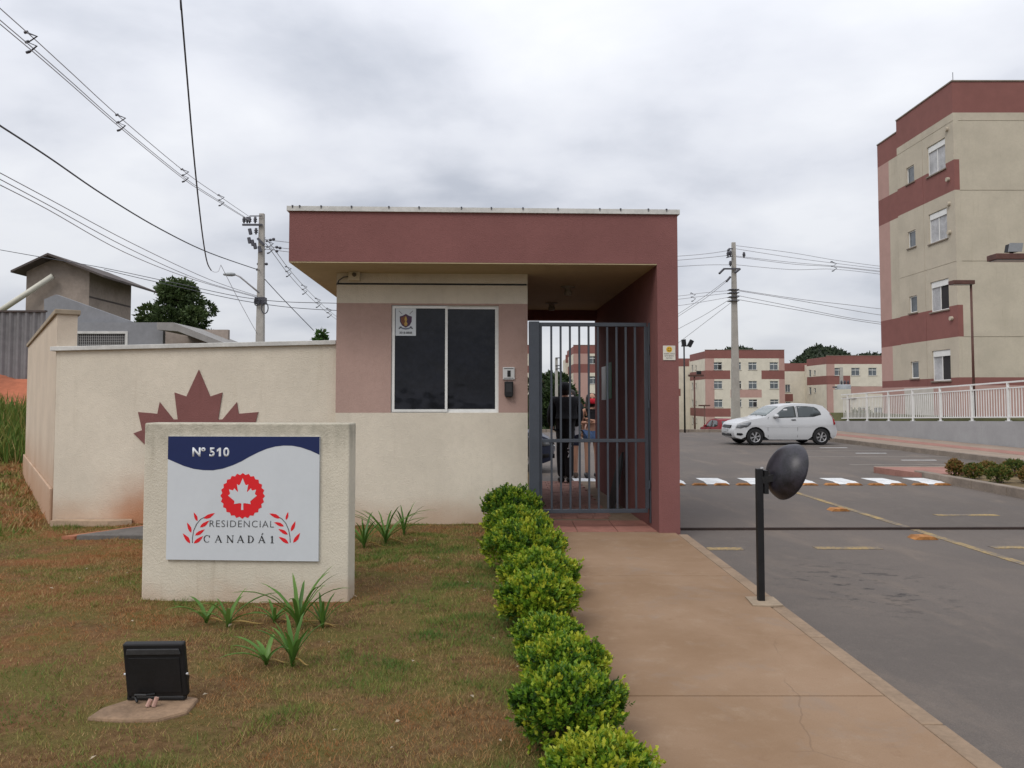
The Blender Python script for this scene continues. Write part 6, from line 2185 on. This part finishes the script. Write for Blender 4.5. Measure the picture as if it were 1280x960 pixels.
def joints(h, sh=.19, hip=.09, arms=None, step=0.0):
    k = h / 1.75
    J = {'pelvis': (0, 0, .96 * k), 'waist': (0, .005, 1.12 * k), 'chest': (0, 0, 1.33 * k), 'neck': (0, .01, 1.49 * k), 'skull': (0, 0, 1.56 * k)}
    for s_, sg in (('.l', -1), ('.r', 1)):
        a = arms(sg) if arms else None
        J['shoulder' + s_] = (sg * sh, .0, 1.42 * k)
        J['elbow' + s_] = a[0] if a else (sg * (sh + .07), .04, 1.14 * k)
        J['wrist' + s_] = a[1] if a else (sg * (sh + .06), -.06, .90 * k)
        st = step * sg
        J['hip' + s_] = (sg * hip, 0, .90 * k)
        J['knee' + s_] = (sg * (hip + .01), -.02 - st * .5, .50 * k)
        J['ankle' + s_] = (sg * (hip + .01), .03 - st, .08)
        J['toe' + s_] = (sg * (hip + .025), -.11 - st, .035)
    return J


def garment(name, J, keys, edges, extra, m, parent, root=0, sub=2, rover=None):
    nodes = []
    for k in keys:
        r_ = RADS[k.split('.')[0]] + extra
        if rover and k.split('.')[0] in rover: r_ = rover[k.split('.')[0]]
        p_ = J[k]
        nodes.append((*p_, r_))
    ix = {k: i for i, k in enumerate(keys)}
    return skin(name, nodes, [(ix[a], ix[b_]) for a, b_ in edges], root, m, parent, sub)


def lerp(a, b_, t_): return tuple(a[i] + (b_[i] - a[i]) * t_ for i in range(3))


def shoes(J, parent, m, s=1.0):
    for s_ in ('.l', '.r'):
        a, to = Vector(J['ankle' + s_]), Vector(J['toe' + s_])
        b = MB(); d = (to - a); d.z = 0; d.normalize()
        b.tube([(a.x - d.x * .07, a.y - d.y * .07, .045), (a.x, a.y, .06), (a.x + d.x * .1, a.y + d.y * .1, .045), (a.x + d.x * .19, a.y + d.y * .19, .03)], [.035, .055, .05, .03], 10)
        b.v = [(v_[0], v_[1], max(.002, v_[2])) for v_ in b.v]
        b.build('shoe', m, parent, smooth=True)


# guard, seen from behind
h = 1.82
JG = joints(h, .20, .05, lambda sg: ((sg * .27, .02, 1.18), (sg * .22, -.18, 1.02)), .05)
t, body, hc = build_person('person in black uniform and cap seen from behind inside the gate', (1.09, 13.95, 0), PI + R(6), JG, RADS, SKIN, h)
JG['hem'] = (0, 0, .76)
jk = ['pelvis', 'hem', 'waist', 'chest', 'neck'] + [a + s_ for s_ in ('.l', '.r') for a in ('shoulder', 'elbow', 'wrist')]
je = [('hem', 'pelvis'), ('pelvis', 'waist'), ('waist', 'chest'), ('chest', 'neck')] + [(a + s_, b_ + s_) for s_ in ('.l', '.r') for a, b_ in (('shoulder', 'elbow'), ('elbow', 'wrist'))] + [('chest', 'shoulder' + s_) for s_ in ('.l', '.r')]
garment('jacket', JG, jk, je, .035, CLOTH_B, t, rover=dict(neck=.075, waist=.20, pelvis=.19, hem=.17, chest=.215, wrist=.06, elbow=.085, shoulder=.115))
tk_ = ['pelvis'] + [a + s_ for s_ in ('.l', '.r') for a in ('hip', 'knee', 'ankle')]
te = [('pelvis', 'hip' + s_) for s_ in ('.l', '.r')] + [(a + s_, b_ + s_) for s_ in ('.l', '.r') for a, b_ in (('hip', 'knee'), ('knee', 'ankle'))]
garment('trousers', JG, tk_, te, .035, CLOTH_B, t, rover=dict(ankle=.085, knee=.105, hip=.12, pelvis=.16))
shoes(JG, t, BLACKP)
b = MB(); b.lathe([(.112, -.03), (.118, .01), (.112, .06), (.085, .10), (.04, .122), (.001, .126)], hc, 'Z', 18)
b.v = [(v_[0] * 1.0 - 0, hc.y + (v_[1] - hc.y) * 1.05 + .005, v_[2]) for v_ in b.v]
b.build('cap', CLOTH_B, t, smooth=True)
b = MB(); b.prism([(-.09, -.09), (.09, -.09), (.075, -.17), (0, -.195), (-.075, -.17)], lambda u, w, d: (hc.x + u, hc.y + w, hc.z + .035 + d + w * .1), 0, .008); b.build('cap_brim', CLOTH_B, t)
b = MB(); b.lathe([(.06, -.12), (.085, -.10), (.098, -.04), (.10, .0)], (hc.x, hc.y + .012, hc.z), 'Z', 16); b.build('hair', HAIR, t, smooth=True)
# white print on the trouser leg
b = MB()
lx_, lyb = JG['knee.l'][0], JG['knee.l'][1] + .10
for pts_ in ([(-.03, .16), (.0, .24), (.012, .12)], [(-.03, .12), (.04, .12)], [(-.025, .07), (.03, .07), (.0, .03), (.03, -.04)]):
    b.tube([(lx_ + x_, lyb + .006, .50 + z_) for x_, z_ in pts_], .011, 5)
b.build('leg_print', WHITE_C, t)
# papers in the hand
w = JG['wrist.l']
b = MB(); b.prism([(-.05, -.1), (.06, -.13), (.08, .04), (0, .08)], lambda u, q_, d: (w[0] - .05 + u, w[1] + .05 + d, w[2] - .04 + q_), 0, .004)
o = b.build('paper_sheet', WHITE_C)
o.location = (0, 0, 0)
tag(o, 'white paper held at the hip of the person in black', 'paper')
o.matrix_world = Matrix.Translation((1.09, 13.95, 0)) @ Matrix.Rotation(PI + R(6), 4, 'Z')

# woman with red mask and crossed arms
h = 1.66
JW = joints(h, .155, .085, lambda sg: ((sg * .225, -.03, 1.09), (-sg * .07, -.185, 1.12 + .025 * sg)), .02)
RW = dict(RADS, pelvis=.115, waist=.092, chest=.105, shoulder=.05, elbow=.036, wrist=.026, hip=.088, knee=.052, ankle=.034, neck=.046, skull=.046)
t, body, hc = build_person('person with red face mask, black top and denim shorts, arms crossed', (1.71, 15.15, ROAD_Z + .04), R(4), JW, RW, SKIN2, h)
RADS_BACK = dict(RADS); RADS.update(RW)
tw_ = {'a': (0, 0, 1.17), 'b': (0, -.004, 1.26), 'c': (0, -.006, 1.33)}
skin('top', [(0, 0, 1.16, .108), (0, -.008, 1.24, .122), (0, -.008, 1.31, .118)], [(0, 1), (1, 2)], 1, CLOTH_B, t)
JS = dict(JW)
for s_ in ('.l', '.r'): JS['mid' + s_] = lerp(JW['hip' + s_], JW['knee' + s_], .42)
RADS['mid'] = .086
garment('shorts', JS, ['waist2', 'pelvis'] + [a + s_ for s_ in ('.l', '.r') for a in ('hip', 'mid')] if False else ['pelvis'] + [a + s_ for s_ in ('.l', '.r') for a in ('hip', 'mid')],
        [('pelvis', 'hip' + s_) for s_ in ('.l', '.r')] + [('hip' + s_, 'mid' + s_) for s_ in ('.l', '.r')], .018, DENIM, t, rover=dict(pelvis=.15, hip=.112, mid=.10))
shoes(JW, t, BLACKP)
hb = MB(); hb.lathe([(.118, -.16), (.112, -.06), (.108, .02), (.098, .07), (.06, .105), (.001, .118)], (hc.x, hc.y + .022, hc.z), 'Z', 20)
hb.v = [v_ for v_ in hb.v]
keepv = [(v_[0], (v_[1] if v_[1] > hc.y - .055 or v_[2] > hc.z + .075 else hc.y - .03), v_[2]) for v_ in hb.v]
hb.v = [(v_[0] if not (v_[1] < hc.y - .02 and v_[2] < hc.z + .05) else (v_[0] if abs(v_[0]) > .07 else math.copysign(.08, v_[0] or 1)), v_[1], v_[2]) for v_ in keepv]
hb.build('hair', HAIR, t, smooth=True)
for sx in (-1, 1):
    b = MB(); b.tube([(hc.x + sx * .082, hc.y + .02, hc.z + .03), (hc.x + sx * .095, hc.y - .0, hc.z - .1), (hc.x + sx * .10, hc.y - .05, hc.z - .22), (hc.x + sx * .09, hc.y - .09, hc.z - .30)], [.03, .035, .032, .012], 8); b.build('hair_lock', HAIR, t, smooth=True)


def face_mask(hc_, m, parent):
    b = MB(); vs2 = []; n2 = 10
    for i, (zz, wv) in enumerate(((.005, .6), (-.03, .8), (-.065, .75), (-.10, .5))):
        for k in range(n2 + 1):
            a = PI * (k / n2) * .9 + PI * .05
            r_ = .088 * (1 if i < 3 else .8)
            vs2.append((hc_[0] - math.cos(a) * r_ * .92, hc_[1] - math.sin(a) * (.105 + (.022 if 0 < i < 3 else .012)), hc_[2] + zz))
    fs2 = [(i * (n2 + 1) + k, i * (n2 + 1) + k + 1, (i + 1) * (n2 + 1) + k + 1, (i + 1) * (n2 + 1) + k) for i in range(3) for k in range(n2)]
    b.add(vs2, fs2); o_ = b.build('face_mask', m, parent, smooth=True)
    s2 = o_.modifiers.new('thickness', 'SOLIDIFY'); s2.thickness = .005


face_mask(hc, MASK_R, t)
b = MB()
for sx in (-1, 1): b.lathe([(.001, -.006), (.012, -.004), (.014, .004), (.001, .008)], (hc.x + sx * .034, hc.y - .088, hc.z + .016), 'Y', 10)
b.build('eyes', HAIR, t, smooth=True)

# person half hidden behind the guard
RADS.clear(); RADS.update(RADS_BACK)
h = 1.74
JM = joints(h, .19, .09, None, .03)
t, body, hc = build_person('person in dark shirt, shorts and sandals mostly hidden behind the guard', (1.30, 15.25, ROAD_Z + .04), R(-12), JM, RADS, SKIN, h)
for s_ in ('.l', '.r'):
    JM['sleeve' + s_] = lerp(JM['shoulder' + s_], JM['elbow' + s_], .7); JM['mid' + s_] = lerp(JM['hip' + s_], JM['knee' + s_], .75)
RADS.update(sleeve=.062, mid=.09)
garment('shirt', JM, ['pelvis', 'waist', 'chest', 'neck'] + [a + s_ for s_ in ('.l', '.r') for a in ('shoulder', 'sleeve')], [('pelvis', 'waist'), ('waist', 'chest'), ('chest', 'neck')] + [('chest', 'shoulder' + s_) for s_ in ('.l', '.r')] + [('shoulder' + s_, 'sleeve' + s_) for s_ in ('.l', '.r')], .02, CLOTH_N, t, rover=dict(neck=.065))
garment('shorts', JM, ['pelvis'] + [a + s_ for s_ in ('.l', '.r') for a in ('hip', 'mid')], [('pelvis', 'hip' + s_) for s_ in ('.l', '.r')] + [('hip' + s_, 'mid' + s_) for s_ in ('.l', '.r')], .025, CLOTH_N, t, rover=dict(pelvis=.155, mid=.095))
shoes(JM, t, mat('sandal_brown', (.06, .04, .03), .8, .2))
b = MB(); b.lathe([(.10, -.02), (.104, .03), (.094, .08), (.055, .11), (.001, .12)], (hc.x, hc.y + .02, hc.z), 'Z', 18); b.build('hair', HAIR, t, smooth=True)
face_mask(hc, mat('grey_mask', (.3, .26, .26), .8, .1), t)
b = MB()
for sx in (-1, 1): b.lathe([(.001, -.006), (.012, -.004), (.014, .004), (.001, .008)], (hc.x + sx * .034, hc.y - .088, hc.z + .016), 'Y', 10)
b.build('eyes', HAIR, t, smooth=True)
for o in bpy.data.objects:
    if 'worldbuilt' in o: del o['worldbuilt']
